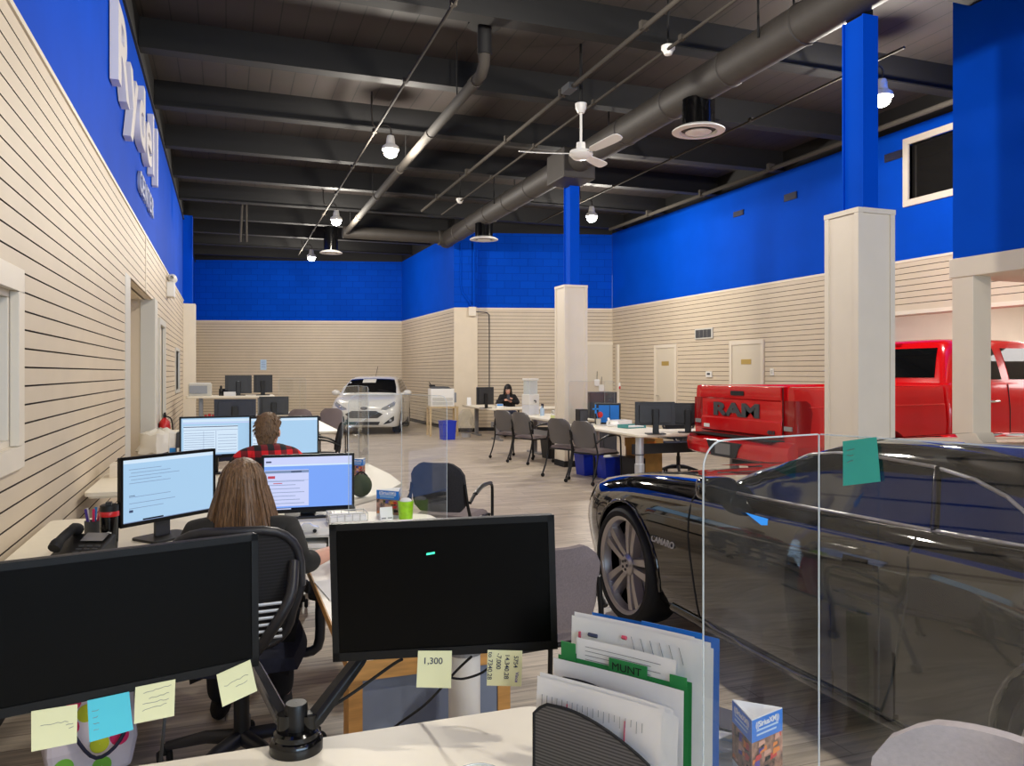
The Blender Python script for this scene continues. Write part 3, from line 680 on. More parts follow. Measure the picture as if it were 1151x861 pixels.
# tube light in bay
tl = thing('tube_light', 'white fluorescent tube light glowing inside the drive-in bay', 'light', (11.4, 6.7, 2.86)); 
g = MB(); g.box(-1.3, 1.3, -.08, .08, .05, .13); g.build('housing', 'white', tl)
g = MB(); g.tube([(-1.25, 0, .02), (1.25, 0, .02)], .03, 10); g.build('tube', 'emit_tube', tl)
add_light('AREA', (12.5, 7.0, 2.9), 160, 2.5, (1, .95, .92), None, 3)
w = bpy.data.worlds.new('world'); scene.world = w; w.use_nodes = True; bg = w.node_tree.nodes['Background']; bg.inputs['Color'].default_value = (.75, .85, 1, 1); bg.inputs['Strength'].default_value = .5
scene.view_settings.view_transform = 'Standard'; scene.view_settings.exposure = 0
# ================================================================== CARS
from mathutils.bvhtree import BVHTree
def pchip(xs, ys, x):
    xs = np.array(xs, float); ys = np.array(ys, float); h = np.diff(xs); d = np.diff(ys)/h; m = np.zeros(len(xs)); m[0] = d[0]; m[-1] = d[-1]
    for i in range(1, len(xs)-1): m[i] = 0 if d[i-1]*d[i] <= 0 else 2*d[i-1]*d[i]/(d[i-1]+d[i])
    i = np.clip(np.searchsorted(xs, x)-1, 0, len(xs)-2); t = (x-xs[i])/h[i]
    return (2*t**3-3*t**2+1)*ys[i] + (t**3-2*t**2+t)*h[i]*m[i] + (-2*t**3+3*t**2)*ys[i+1] + (t**3-t**2)*h[i]*m[i+1]
def resample(pts, n):
    pts = smooth_path([Vector((0, *p)) for p in pts], 8); L = [0]
    for a, b in zip(pts[:-1], pts[1:]): L.append(L[-1]+(b-a).length)
    out = []
    for k in range(n):
        s = L[-1]*k/(n-1); i = min(max(np.searchsorted(L, s)-1, 0), len(pts)-2); t = (s-L[i])/max(L[i+1]-L[i], 1e-9); out.append(pts[i].lerp(pts[i+1], t))
    return out
def body_loft(table, xs, n=26):
    """table rows: x, zb, ws, wm, zm, wsh, zsh, zc"""
    tb = np.array(table).T; secs = []
    for x in xs:
        zb, ws, wm, zm, wsh, zsh, zc = [float(pchip(tb[0], tb[i], x)) for i in range(1, 8)]
        half = resample([(0, zb), (ws*.6, zb), (ws*.93, zb+.01), (ws, zb+.06), (wm, zm), (wm*.99, zm+(zsh-zm)*.55), (wsh, zsh), (wsh*.6, zsh+(zc-zsh)*.75), (0, zc)], n)
        ring = [Vector((x, p.y, p.z)) for p in half] + [Vector((x, -p.y, p.z)) for p in half[-2:0:-1]]
        secs.append(ring)
    g = MB(); g.loft(secs); return g
def cut(mb, cutters, name, m, parent, smooth=35):
    o = mb.build(name, m, None); 
    for c in cutters:
        co = c.build('cutter', m, None); b = o.modifiers.new('b', 'BOOLEAN'); b.operation = 'DIFFERENCE'; b.object = co; b.solver = 'EXACT'
        dg = bpy.context.evaluated_depsgraph_get(); dg.update(); me = bpy.data.meshes.new_from_object(o.evaluated_get(dg)); o.modifiers.clear(); o.data = me; bpy.data.objects.remove(co)
    o.data.polygons.foreach_set('use_smooth', [True]*len(o.data.polygons)); o.data.set_sharp_from_angle(angle=math.radians(smooth)); o.parent = parent; return o
def bvh_of(mb): return BVHTree.FromPolygons([Vector(v) for v in mb.v], mb.f)
def decal(bvh, A, B, mode, off=.006, nseg=8, sub=4, thick=0):
    """patch between two 2D polylines projected on a surface. mode 'front': (y,z) from -x; 'left'/'right': (x,z) from the side; 'rear'"""
    def dens(P): return [Vector((*p, 0)) for p in P] if sub == 1 else [Vector(P[i]).lerp(Vector(P[i+1]), k/sub) for i in range(len(P)-1) for k in range(sub)]+[Vector(P[-1])]
    A = dens(A); B = dens(B); rows = []
    for a, b in zip(A, B):
        row = []
        for k in range(nseg+1):
            p = a.lerp(b, k/nseg)
            if mode == 'front': o, d = Vector((-3, p[0], p[1])), Vector((1, 0, 0))
            elif mode == 'rear': o, d = Vector((9, p[0], p[1])), Vector((-1, 0, 0))
            elif mode == 'right': o, d = Vector((p[0], -4, p[1])), Vector((0, 1, 0))
            elif mode == 'left': o, d = Vector((p[0], 4, p[1])), Vector((0, -1, 0))
            else: o, d = Vector((p[0], p[1], 5)), Vector((0, 0, -1))
            hit, nrm, _, _ = bvh.ray_cast(o, d)
            if hit is None: hit, nrm, _, _ = bvh.find_nearest(o+d*3); 
            row.append(hit - d*off)
        rows.append(row)
    g = MB(); g.loft(rows, ring=False); return g
def line_on(bvh, pts, mode, r, off=.0, n=6):
    g = decal(bvh, pts, pts, mode, off, 1, 6); c = [Vector(v) for v in g.v][::2]; m = MB(); m.tube(c, r, n); return m
def wheel(parent, pos, R, W, side, rimR, style='5', rim_m='silver'):
    """side=+1: outer face toward +y"""
    w = bpy.data.objects.new('wheel', None); COL.objects.link(w); w.parent = parent; w.location = pos; s = side
    g = MB(); h = W/2; g.lathe([(rimR, -h*.9), (rimR+.01, -h), (R-.03, -h), (R-.006, -h*.8), (R, -h*.5), (R, h*.5), (R-.006, h*.8), (R-.03, h), (rimR+.01, h), (rimR, h*.9)], (0, 0, 0), 'y', 48); g.build('tyre', 'tyre', w, smooth=40)
    g = MB(); g.lathe([(rimR, -h*.9), (rimR-.02, -h*.8), (rimR-.03, h*.4*s), (rimR-.012, h*.86*s), (rimR+.004, h*.93*s), (rimR+.004, h*.86*s)], (0, 0, 0), 'y', 48); 
    yo = s*h*.78
    if style == '5':
        for k in range(5):
            T = Matrix.Rotation(2*PI*k/5+.25, 4, 'Y')
            for sgn in (-1, 1):
                secs = []
                for q, r in enumerate(np.linspace(.045, rimR-.008, 7)):
                    t = q/6; off = sgn*(.021+.026*t) ; wd = .046+.03*t; yy = yo - s*(.03*(1-t)**2) - s*.012*t
                    secs.append([T @ Vector((off-wd*.5, yy-s*.05, r)), T @ Vector((off-wd*.32, yy, r)), T @ Vector((off+wd*.32, yy, r)), T @ Vector((off+wd*.5, yy-s*.05, r))])
                g.loft(secs)
    else:
        for k in range(8):
            T = Matrix.Rotation(2*PI*k/8, 4, 'Y'); secs = [[T @ Vector((a*wd, yo-s*b, r)) for a, b in ((-1, .04), (-.6, 0), (.6, 0), (1, .04))] for r, wd in ((.04, .03), (rimR*.6, .022), (rimR-.005, .035))]; g.loft(secs)
    g.lathe([(.001, yo), (.05, yo-s*.004), (.065, yo-s*.02), (.07, yo-s*.06)], (0, 0, 0), 'y', 20)
    g.build('rim', rim_m, w, smooth=35)
    g = MB(); g.lathe([(.001, s*h*.18), (rimR*.72, s*h*.18), (rimR*.72, s*h*.05), (.001, s*h*.05)], (0, 0, 0), 'y', 32); g.build('brake_disc', 'grey_metal', w)
    g = MB(); g.lathe([(.001, -s*h*.1), (rimR-.015, -s*h*.1), (rimR-.015, -s*h*.2)], (0, 0, 0), 'y', 32); g.build('hub_back', 'rubber', w)
    g = MB()
    for k in range(5): t = 2*PI*k/5; g.lathe([(.001, yo+s*.004), (.009, yo+s*.003), (.01, yo-s*.02)], (.028*math.cos(t), 0, .028*math.sin(t)), 'y', 8)
    g.build('lug_nut', 'grey_dark', w)
    return w
def cyl_cut(x, z, R, y0, y1): g = MB(); g.lathe([(R, y0), (R, y1)], (x, 0, z), 'y', 40, cap=True); return g
# ------------------------------------------------------------ black coupe
def coupe():
    NX, CXX = 5.26, 3.255
    t = thing('coupe', 'glossy black sports coupe with silver five-spoke wheels on the right behind clear panels', 'car', (CXX, NX, 0), -PI/2)
    tb = [(0, .30, .50, .56, .50, .50, .68, .70), (.06, .25, .66, .72, .5, .62, .715, .73), (.18, .21, .78, .84, .5, .74, .765, .785), (.4, .2, .86, .915, .52, .82, .83, .85), (.95, .2, .90, .952, .58, .85, .905, .93), (1.45, .19, .915, .945, .60, .85, .925, .965), (1.85, .19, .92, .94, .6, .85, .935, .975), (2.6, .19, .92, .94, .6, .865, .95, .96), (3.2, .19, .92, .95, .6, .885, .965, .98), (3.75, .2, .91, .962, .62, .86, .985, 1.02), (4.3, .24, .87, .94, .64, .83, .98, 1.02), (4.7, .3, .80, .88, .64, .76, .96, .99), (4.84, .36, .70, .78, .66, .66, .93, .95)]
    xs = [0, .02, .05, .09, .14, .2, .3, .4] + list(np.arange(.5, 4.6, .1)) + [4.65, 4.74, 4.8, 4.84]
    g = body_loft(tb, xs, 30); bv = bvh_of(g)
    fw, rw = (.90, .36), (3.79, .36)
    cuts = [cyl_cut(x, z, .395, a, b) for x, z in (fw, rw) for a, b in ((-1.2, -.66), (.66, 1.2))]
    cut(g, cuts, 'body', 'black_paint', t, 50)
    # greenhouse
    HT = 1.285
    zt = lambda x: float(pchip([1.55, 1.75, 2.05, 2.35, 2.62, 3.0, 3.4, 3.8, 4.15, 4.4], [.93, 1.0, 1.12, 1.225, HT-.012, HT, HT-.03, 1.17, 1.045, .96], x))
    gw = lambda z, x: (.845-(z-.93)*.56) * float(pchip([1.5, 2.0, 3.2, 4.4], [.95, 1, 1, .86], x))
    secs = []
    for x in np.linspace(1.56, 4.38, 44):
        z = zt(x); zs = max(z-.05, .9); half = [(gw(.86, x), .86), (gw((.86+zs)/2, x), (.86+zs)/2), (gw(zs, x), zs), (gw(z, x)*.93, z-.022), (gw(z, x)*.7, z-.005), (gw(z, x)*.35, z+.004), (0, z+.007)]
        h2 = resample(half, 14); secs.append([Vector((x, p.y, p.z)) for p in h2] + [Vector((x, -p.y, p.z)) for p in h2[-2::-1]])
    g = MB(); g.loft(secs); gb = bvh_of(g); g.build('roof', 'black_paint', t, smooth=50)
    top = [(1.80, .955), (2.02, 1.10), (2.23, 1.165), (2.45, 1.195), (2.64, 1.20), (2.96, 1.19)]; bot = [(1.80, .945), (2.02, .948), (2.23, .952), (2.45, .957), (2.64, .962), (3.05, .972)]
    top2 = [(3.0, 1.185), (3.15, 1.165), (3.29, 1.125), (3.42, 1.06), (3.52, .995)]; bot2 = [(3.09, .975), (3.2, .978), (3.3, .982), (3.42, .985), (3.52, .988)]
    for md in ('right', 'left'):
        decal(gb, bot, top, md, .004, 5).build('side_window', 'dark_glass', t, smooth=60)
        decal(gb, bot2, top2, md, .004, 5).build('quarter_window', 'dark_glass', t, smooth=60)
        out = bot[:1]+top+top2+bot2[::-1]+bot[::-1]
        line_on(gb, out, md, .008, .003).build('window_trim', 'silver', t, smooth=60)
        line_on(gb, [(3.07, .972), (2.98, 1.19)], md, .013, .003).build('pillar_trim', 'gloss_black', t, smooth=60)
        line_on(gb, [(1.62, .93), (1.8, 1.02), (2.02, 1.135), (2.25, 1.2), (2.5, 1.232)], md, .007, .002).build('pillar_seam', 'gloss_black', t, smooth=60)
        # door seams, handle, sill
        sg = line_on(bv, [(1.60, .92), (1.63, .62), (1.68, .36), (1.70, .25)], md, .005); sg.build('door_seam', 'rubber', t)
        sg = line_on(bv, [(3.05, .95), (3.06, .72), (2.98, .4), (2.92, .27), (1.72, .25)], md, .005); sg.build('door_seam', 'rubber', t)
        hd = decal(bv, [(2.74, .787), (2.90, .792)], [(2.74, .812), (2.90, .817)], md, .014, 3); hd.build('door_handle', 'gloss_black', t, smooth=60)
        decal(bv, [(2.73, .775), (2.86, .78)], [(2.73, .825), (2.86, .83)], md, .002, 3).build('handle_recess', 'gloss_black', t, smooth=60)
        line_on(bv, [(1.42, .245), (2.4, .24), (3.3, .245)], md, .028, 0).build('side_skirt', 'black_paint', t, smooth=60)
        decal(bv, [(.04, .60), (.16, .64), (.3, .70)], [(.04, .665), (.16, .725), (.3, .775)], md, .004, 4).build('headlight', 'lamp_glass', t, smooth=60)
        decal(bv, [(4.5, .74), (4.74, .74)], [(4.5, .86), (4.74, .86)], md, .004, 4).build('taillight', 'red_lens', t, smooth=60)
        # arch lips
        for (cx_, cz_) in (fw, rw):
            pts = [(cx_+.4*math.cos(a), cz_+.4*math.sin(a)) for a in np.linspace(-.15, PI+.15, 22)]
            decal(bv, pts, pts, md, .0, 1, 1); l = line_on(bv, pts, md, .011); l.build('arch_lip', 'black_paint', t, smooth=60)
    decal(gb, [(1.72, -.62), (2.0, -.6), (2.3, -.56), (2.5, -.5)], [(1.72, .62), (2.0, .6), (2.3, .56), (2.5, .5)], 'top', .004, 10).build('windshield', 'dark_glass', t, smooth=60)
    decal(gb, [(3.45, -.5), (3.8, -.52), (4.2, -.55)], [(3.45, .5), (3.8, .52), (4.2, .55)], 'top', .004, 10).build('rear_window', 'dark_glass', t, smooth=60)
    decal(bv, [(-.62, .56), (-.6, .44)], [(.62, .56), (.6, .44)], 'front', .004, 12).build('grille', 'grille', t, smooth=60)
    line_on(bv, [(.5, -.62), (1.0, -.6), (1.6, -.66)], 'top', .006).build('hood_seam', 'rubber', t); line_on(bv, [(.5, .62), (1.0, .6), (1.6, .66)], 'top', .006).build('hood_seam', 'rubber', t)
    g = MB(); secs = []
    decal(bv, [(.9, -.25), (1.5, -.2)], [(.9, .25), (1.5, .2)], 'top', .03, 6).build('hood_bulge', 'black_paint', t, smooth=70)
    for s in (-1, 1):
        wheel(t, (fw[0], s*.845, fw[1]+.005), .36, .24, s, .295); wheel(t, (rw[0], s*.83, rw[1]), .36, .26, s, .295)
        mr = bpy.data.objects.new('side_mirror', None); COL.objects.link(mr); mr.parent = t; mr.location = (1.86, s*.93, .965)
        g = MB(); g.ball((0, 0, 0), 1, 12, (1, 1, 1)); sq = lambda q: math.copysign(abs(q)**.55, q); g.v = [(min(sq(v[0])*.07, .045), sq(v[1])*.10, sq(v[2])*.062) for v in g.v]; g.build('mirror_shell', 'black_paint', mr, smooth=50)
        g = MB(); g.lathe([(.001, .045), (.062, .044)], (0, 0, 0), 'x', 20); g.v = [(x, y*1.4, z) for x, y, z in g.v]; g.build('mirror_glass', 'dark_glass', mr)
        g = MB(); g.tube([(0, -s*.08, -.03), (-.02, -s*.16, -.05)], .03, 8); g.build('mirror_arm', 'gloss_black', mr)
        # fender badge lettering
        hit, _, _, _ = bv.ray_cast(Vector((1.37, s*4, .60)), Vector((0, -s, 0)))
        T = frame_T(hit+Vector((0, s*.003, 0)), (-s*1.0, -.0, 0) if s > 0 else (1, 0, 0), (0, -s*.25, 1))
        text_mb('CAMARO', .05, .003, T, bold=.001, sx=1.15).build('badge', 'silver', t)
    return t
coupe()
# ------------------------------------------------------------ red pickup
def pickup():
    t = thing('pickup_truck', 'bright red pickup truck seen from its tailgate behind the big column', 'car', (5.85, 8.1, 0), 0)
    prof = [(-.90, .62), (-.985, .72), (-1.0, .95), (-.985, 1.12), (-.965, 1.22), (-.955, 1.34), (-.935, 1.385), (-.88, 1.39), (-.86, 1.35), (-.86, .92), (.86, .92), (.86, 1.35), (.88, 1.39), (.935, 1.385), (.955, 1.34), (.965, 1.22), (.985, 1.12), (1.0, .95), (.985, .72), (.90, .62)]
    g = MB(); g.prism(prof, .04, 2.22, 'x'); cut(g, [cyl_cut(1.25, .42, .5, a, b) for a, b in ((-1.3, -.7), (.7, 1.3))], 'bed', 'red_paint', t, 30)
    g = MB(); secs = []
    for z, x in ((.80, .05), (.83, .0), (.98, .0), (1.0, .012), (1.22, .012), (1.24, -.004), (1.33, -.012), (1.385, -.005), (1.395, .05)):
        secs.append([(x, -.79, z), (x, .79, z), (.09, .79, z), (.09, -.79, z)])
    g.loft(secs); tg = g.build('tailgate', 'red_paint', t, smooth=30, bevel=.006)
    T = frame_T((.004, .06, 1.09), (0, -1, 0), (0, 0, 1)); text_mb('RAM', .215, .006, T, bold=.010, sx=2.1, sp=1.02).build('lettering', 'grey_dark', tg)
    T = frame_T((-.006, -.62, .865), (0, -1, 0), (0, 0, 1)); text_mb('4X4', .06, .004, T, bold=.002, sx=1.3).build('lettering', 'grey_dark', tg)
    g = MB(); g.box(-.008, -.001, .6, .72, .855, .90); g.build('emblem', 'white', tg)
    g = MB(); g.rbox(-.02, .012, -.13, .13, 1.275, 1.33, r=.02, axis='x'); g.build('tailgate_handle', 'soft_black', tg)
    for s in (-1, 1):
        g = MB(); secs = []
        for z, wi, xd in ((.86, .8, .06), (.88, .8, .1), (1.1, .8, .13), (1.2, .8, .1), (1.235, .8, .05)):
            secs.append([(.03, s*.805, z), (.022, s*.9, z), (.03, s*.99, z), (.06, s*1.008, z), (xd+.12, s*1.006, z), (xd+.12, s*.9, z)])
        g.loft(secs); tl = g.build('taillight', 'red_lens', t, smooth=40)
        g = MB(); g.rbox(.012, .03, *(sorted((s*.82, s*.95))), .90, .95, r=.008, axis='x'); g.build('reverse_lens', 'lamp_glass', tl)
        line = MB(); line.tube([(.02, s*.797, .82), (.02, s*.797, 1.38)], .006, 6); line.build('tailgate_seam', 'rubber', t)
        line = MB(); line.tube([(.2, s*1.0, 1.16), (2.2, s*.99, 1.18)], .008, 6); line.build('bed_crease', 'red_paint', t)
    g = MB(); secs = []
    for y in np.linspace(-1, 1, 15):
        x = -.20+.13*abs(y)**3; secs.append([(x, y, .55), (x-.015, y, .64), (x, y, .72), (x+.08, y, .775), (.06, y, .775), (.06, y, .52), (x+.06, y, .52)])
    g.loft(secs); bp = g.build('bumper', 'red_paint', t, smooth=40)
    g = MB(); g.box(-.16, .05, -.8, .8, .776, .786); g.build('step_pad', 'soft_black', bp)
    g = MB(); g.prism([(-.34, .72), (.34, .72), (.24, .54), (-.24, .54)], -.222, -.19, 'x'); g.build('plate_recess', 'grille', bp)
    g = MB(); g.rbox(-.228, -.222, -.15, .15, .57, .70, r=.012, axis='x'); g.build('licence_plate', 'grey_metal', bp)
    # cab
    def ring(x0, x1, w, z, r):
        pts = []
        for (cx_, cy_, st) in ((x1-r, w-r, 0), (x0+r, w-r, 90), (x0+r, -w+r, 180), (x1-r, -w+r, 270)):
            for k in range(5): a = math.radians(st+22.5*k); pts.append((cx_+r*math.cos(a), cy_+r*math.sin(a), z))
        return pts
    g = MB(); g.loft([ring(2.28, 4.62, .9, .5, .06), ring(2.28, 4.62, .985, .7, .06), ring(2.28, 4.62, .985, 1.1, .06), ring(2.28, 4.62, .95, 1.40, .07), ring(2.30, 4.60, .93, 1.425, .08)]); g.build('cab', 'red_paint', t, smooth=40)
    g = MB(); g.loft([ring(2.30, 4.78, .925, 1.42, .1), ring(2.40, 4.3, .83, 1.75, .1), ring(2.46, 4.0, .775, 1.90, .12), ring(2.52, 3.9, .72, 1.955, .14), ring(2.7, 3.7, .5, 1.98, .14)]); rb = bvh_of(g); g.build('roof', 'red_paint', t, smooth=60)
    decal(rb, [(-.74, 1.49), (-.68, 1.86)], [(.74, 1.49), (.68, 1.86)], 'front', .008, 10).build('rear_window', 'dark_glass', t, smooth=60)
    g = decal(rb, [(-.1, 1.9), (-.1, 1.93)], [(.1, 1.9), (.1, 1.93)], 'front', .012, 3); g.build('brake_light', 'red_lens', t)
    for md in ('right', 'left'):
        s = -1 if md == 'right' else 1
        decal(rb, [(2.62, 1.47), (2.66, 1.6), (2.7, 1.86)], [(3.22, 1.47), (3.22, 1.6), (3.2, 1.86)], md, .006, 4).build('side_window', 'dark_glass', t, smooth=60)
        decal(rb, [(3.36, 1.47), (3.36, 1.6), (3.34, 1.86)], [(4.36, 1.47), (4.2, 1.62), (3.86, 1.86)], md, .006, 4).build('side_window', 'dark_glass', t, smooth=60)
        for xx in (2.5, 3.28, 4.5): g = MB(); g.tube([(xx, s*.985, .6), (xx, s*.988, 1.1), (xx, s*.955, 1.41)], .006, 6); g.build('door_seam', 'rubber', t)
        for xx in (3.1, 4.05-.9+.9): g = MB(); g.tube([(xx-.22, s*.985, 1.2), (xx-.2, s*1.02, 1.2), (xx-.04, s*1.02, 1.2), (xx-.02, s*.985, 1.2)], .014, 8); g.build('door_handle', 'chrome', t, smooth=60)
        g = MB(); g.ball((4.3, s*1.12, 1.42), .1, 8, (.7, .9, 1.2)); g.v = g.v; g.tube([(4.3, s*.95, 1.38), (4.3, s*1.1, 1.4)], .025); g.build('side_mirror', 'soft_black', t, smooth=60)
        g = MB(); g.box(2.4, 4.6, *(sorted((s*.86, s*1.0))), .42, .48); g.build('running_board', 'soft_black', t, bevel=.01)
    decal(rb, [(-.8, 1.46), (-.68, 1.88)], [(.8, 1.46), (.68, 1.88)], 'rear', .008, 10).build('windshield', 'dark_glass', t, smooth=60)
    g = MB(); g.loft([ring(4.6, 5.95, .9, .55, .1), ring(4.6, 5.98, .985, .8, .12), ring(4.6, 5.95, .97, 1.15, .15), ring(4.6, 5.85, .88, 1.27, .2), ring(4.6, 5.6, .6, 1.31, .2)])
    cut(g, [cyl_cut(5.02, .42, .5, a, b) for a, b in ((-1.3, -.7), (.7, 1.3))], 'front_body', 'red_paint', t, 50)
    g = MB(); g.rbox(5.94, 6.0, -.6, .6, .8, 1.15, r=.06, axis='x'); g.build('grille', 'grille', t)
    g = MB(); g.rbox(5.8, 6.08, -.98, .98, .5, .7, r=.05, axis='x'); g.build('front_bumper', 'red_paint', t, bevel=.02)
    for s in (-1, 1):
        g = MB(); g.rbox(5.9, 5.985, *(sorted((s*.62, s*.93))), .92, 1.12, r=.04, axis='x'); g.build('headlight', 'lamp_glass', t)
        wheel(t, (1.25, s*.86, .42), .42, .28, s, .26, '8'); wheel(t, (5.02, s*.86, .42), .42, .28, s, .26, '8')
    g = MB(); g.box(.2, 5.6, -.4, .4, .4, .6); g.build('chassis', 'soft_black', t)
pickup()
# ------------------------------------------------------------ white hatchback
def hatchback():
    hd = Vector((-.30, -.954, 0)).normalized(); nose = PD(409, 485, 19.7); a = math.atan2(-hd.y, -hd.x)
    t = thing('hatchback', 'white hatchback facing the camera at the far end of the room', 'car', (nose.x, nose.y, 0), a)
    tb = [(0, .25, .50, .56, .42, .44, .62, .66), (.05, .2, .66, .70, .42, .56, .68, .74), (.15, .18, .76, .80, .45, .66, .77, .82), (.35, .18, .82, .855, .5, .74, .86, .89), (.75, .18, .84, .865, .55, .79, .93, .96), (1.1, .18, .84, .862, .6, .80, .97, 1.0), (2.0, .18, .84, .862, .6, .80, 1.0, 1.02), (3.2, .2, .83, .862, .62, .79, 1.04, 1.06), (3.75, .26, .78, .82, .62, .72, 1.03, 1.06), (3.95, .34, .68, .72, .62, .62, .98, 1.0)]
    g = body_loft(tb, [0, .02, .05, .1, .15, .22, .3] + list(np.arange(.4, 3.7, .15)) + [3.75, 3.85, 3.95], 26); bv = bvh_of(g)
    cut(g, [cyl_cut(x, .3, .34, p, q) for x in (.8, 3.28) for p, q in ((-1.2, -.6), (.6, 1.2))], 'body', 'white_paint', t, 50)
    zt = lambda x: float(pchip([.95, 1.3, 1.7, 2.1, 2.8, 3.4, 3.75, 3.9], [.95, 1.16, 1.36, 1.445, 1.465, 1.40, 1.2, 1.02], x)); gw = lambda z: .80-(z-.95)*.42; secs = []
    for x in np.linspace(.96, 3.88, 34):
        z = zt(x); zs = max(z-.05, .92); h2 = resample([(gw(.9), .9), (gw((.9+zs)/2), (.9+zs)/2), (gw(zs), zs), (gw(z)*.93, z-.022), (gw(z)*.6, z-.004), (0, z+.004)], 12)
        secs.append([Vector((x, p.y, p.z)) for p in h2]+[Vector((x, -p.y, p.z)) for p in h2[-2::-1]])
    g = MB(); g.loft(secs); gb = bvh_of(g); g.build('roof', 'white_paint', t, smooth=50)
    decal(gb, [(1.08, -.69), (1.4, -.655), (1.78, -.57)], [(1.08, .69), (1.4, .655), (1.78, .57)], 'top', .006, 10).build('windshield', 'dark_glass', t, smooth=60)
    g = decal(gb, [(1.5, -.1), (1.72, -.1)], [(1.5, .25), (1.72, .25)], 'top', .012, 4); g.build('windshield_sheet', 'trim_grey', t)
    for md in ('right', 'left'):
        s = -1 if md == 'right' else 1
        decal(gb, [(1.55, 1.02), (1.85, 1.27), (2.2, 1.37)], [(2.25, 1.02), (2.25, 1.2), (2.25, 1.375)], md, .006, 4).build('side_window', 'dark_glass', t, smooth=60)
        decal(gb, [(2.33, 1.02), (2.33, 1.375)], [(3.35, 1.05), (3.2, 1.34)], md, .006, 5).build('side_window', 'dark_glass', t, smooth=60)
        Q = lambda P: [(s*abs(y), z) for y, z in P]
        hl = decal(bv, Q([(.42, .63), (.55, .62), (.74, .72)]), Q([(.44, .67), (.58, .74), (.78, .86)]), 'front', .008, 5); h_ = hl.build('headlight', 'lamp_glass', t, smooth=60)
        g = MB(); 
        hit, _, _, _ = bv.ray_cast(Vector((-3, s*.6, .71)), Vector((1, 0, 0))); g.ball(hit+Vector((-.008, 0, 0)), .04, 6, (.3, 1, 1)); g.build('headlight_bulb', 'chrome', h_, smooth=True)
        fg = decal(bv, Q([(.48, .26), (.66, .30), (.74, .36)]), Q([(.50, .29), (.66, .42), (.74, .47)]), 'front', .008, 5).build('fog_lamp_pocket', 'grille', t, smooth=60)
        hit, _, _, _ = bv.ray_cast(Vector((-3, s*.65, .36)), Vector((1, 0, 0))); g = MB(); g.ball(hit+Vector((-.012, 0, 0)), .04, 6, (.4, 1, 1)); g.build('fog_lamp', 'lamp_glass', fg, smooth=True)
        m_ = MB(); m_.ball((1.45, s*.95, 1.02), .1, 8, (.8, 1.15, .75)); m_.tube([(1.42, s*.76, .98), (1.45, s*.9, 1.0)], .03); m_.build('side_mirror', 'white_paint', t, smooth=50)
        wheel(t, (.8, s*.74, .3), .3, .2, s, .2, '8'); wheel(t, (3.28, s*.74, .3), .3, .2, s, .2, '8')
        decal(bv, [(1.9, .93), (2.1, .93)], [(1.9, .96), (2.1, .96)], md, .015, 2).build('door_handle', 'white_paint', t)
        line_on(bv, [(1.3, .95), (1.35, .6), (1.4, .25)], md, .006).build('door_seam', 'rubber', t)
    decal(bv, [(-.30, .60), (-.47, .52), (-.34, .42)], [(.30, .60), (.47, .52), (.34, .42)], 'front', .008, 10).build('grille', 'grille', t, smooth=60)
    g = MB()
    for z, w in ((.57, .36), (.52, .44), (.47, .40)):
        d = line_on(bv, [(-w, z), (0, z), (w, z)], 'front', .006, .012); g.add(d.v, d.f)
    g.build('grille_bar', 'grey_dark', t)
    decal(bv, [(-.40, .33), (-.36, .25)], [(.40, .33), (.36, .25)], 'front', .008, 10).build('lower_grille', 'grille', t, smooth=60)
    hit, _, _, _ = bv.ray_cast(Vector((-3, 0, .665)), Vector((1, 0, 0))); g = MB(); g.ball(hit, .06, 8, (.35, 1.5, .7)); g.build('emblem', 'navy', t, smooth=True)
    g = MB(); g.tube([(2.3, 0, 1.46), (2.75, .0, 1.72)], .006, 6); g.build('aerial', 'soft_black', t)
    for s in (-1, 1): g = MB(); g.tube(smooth_path([(1.06, s*.5-.1, 1.03), (1.12, s*.3-.1, 1.07), (1.15, s*.1-.1, 1.1)], 4), .01, 6); g.build('wiper', 'soft_black', t)
hatchback()
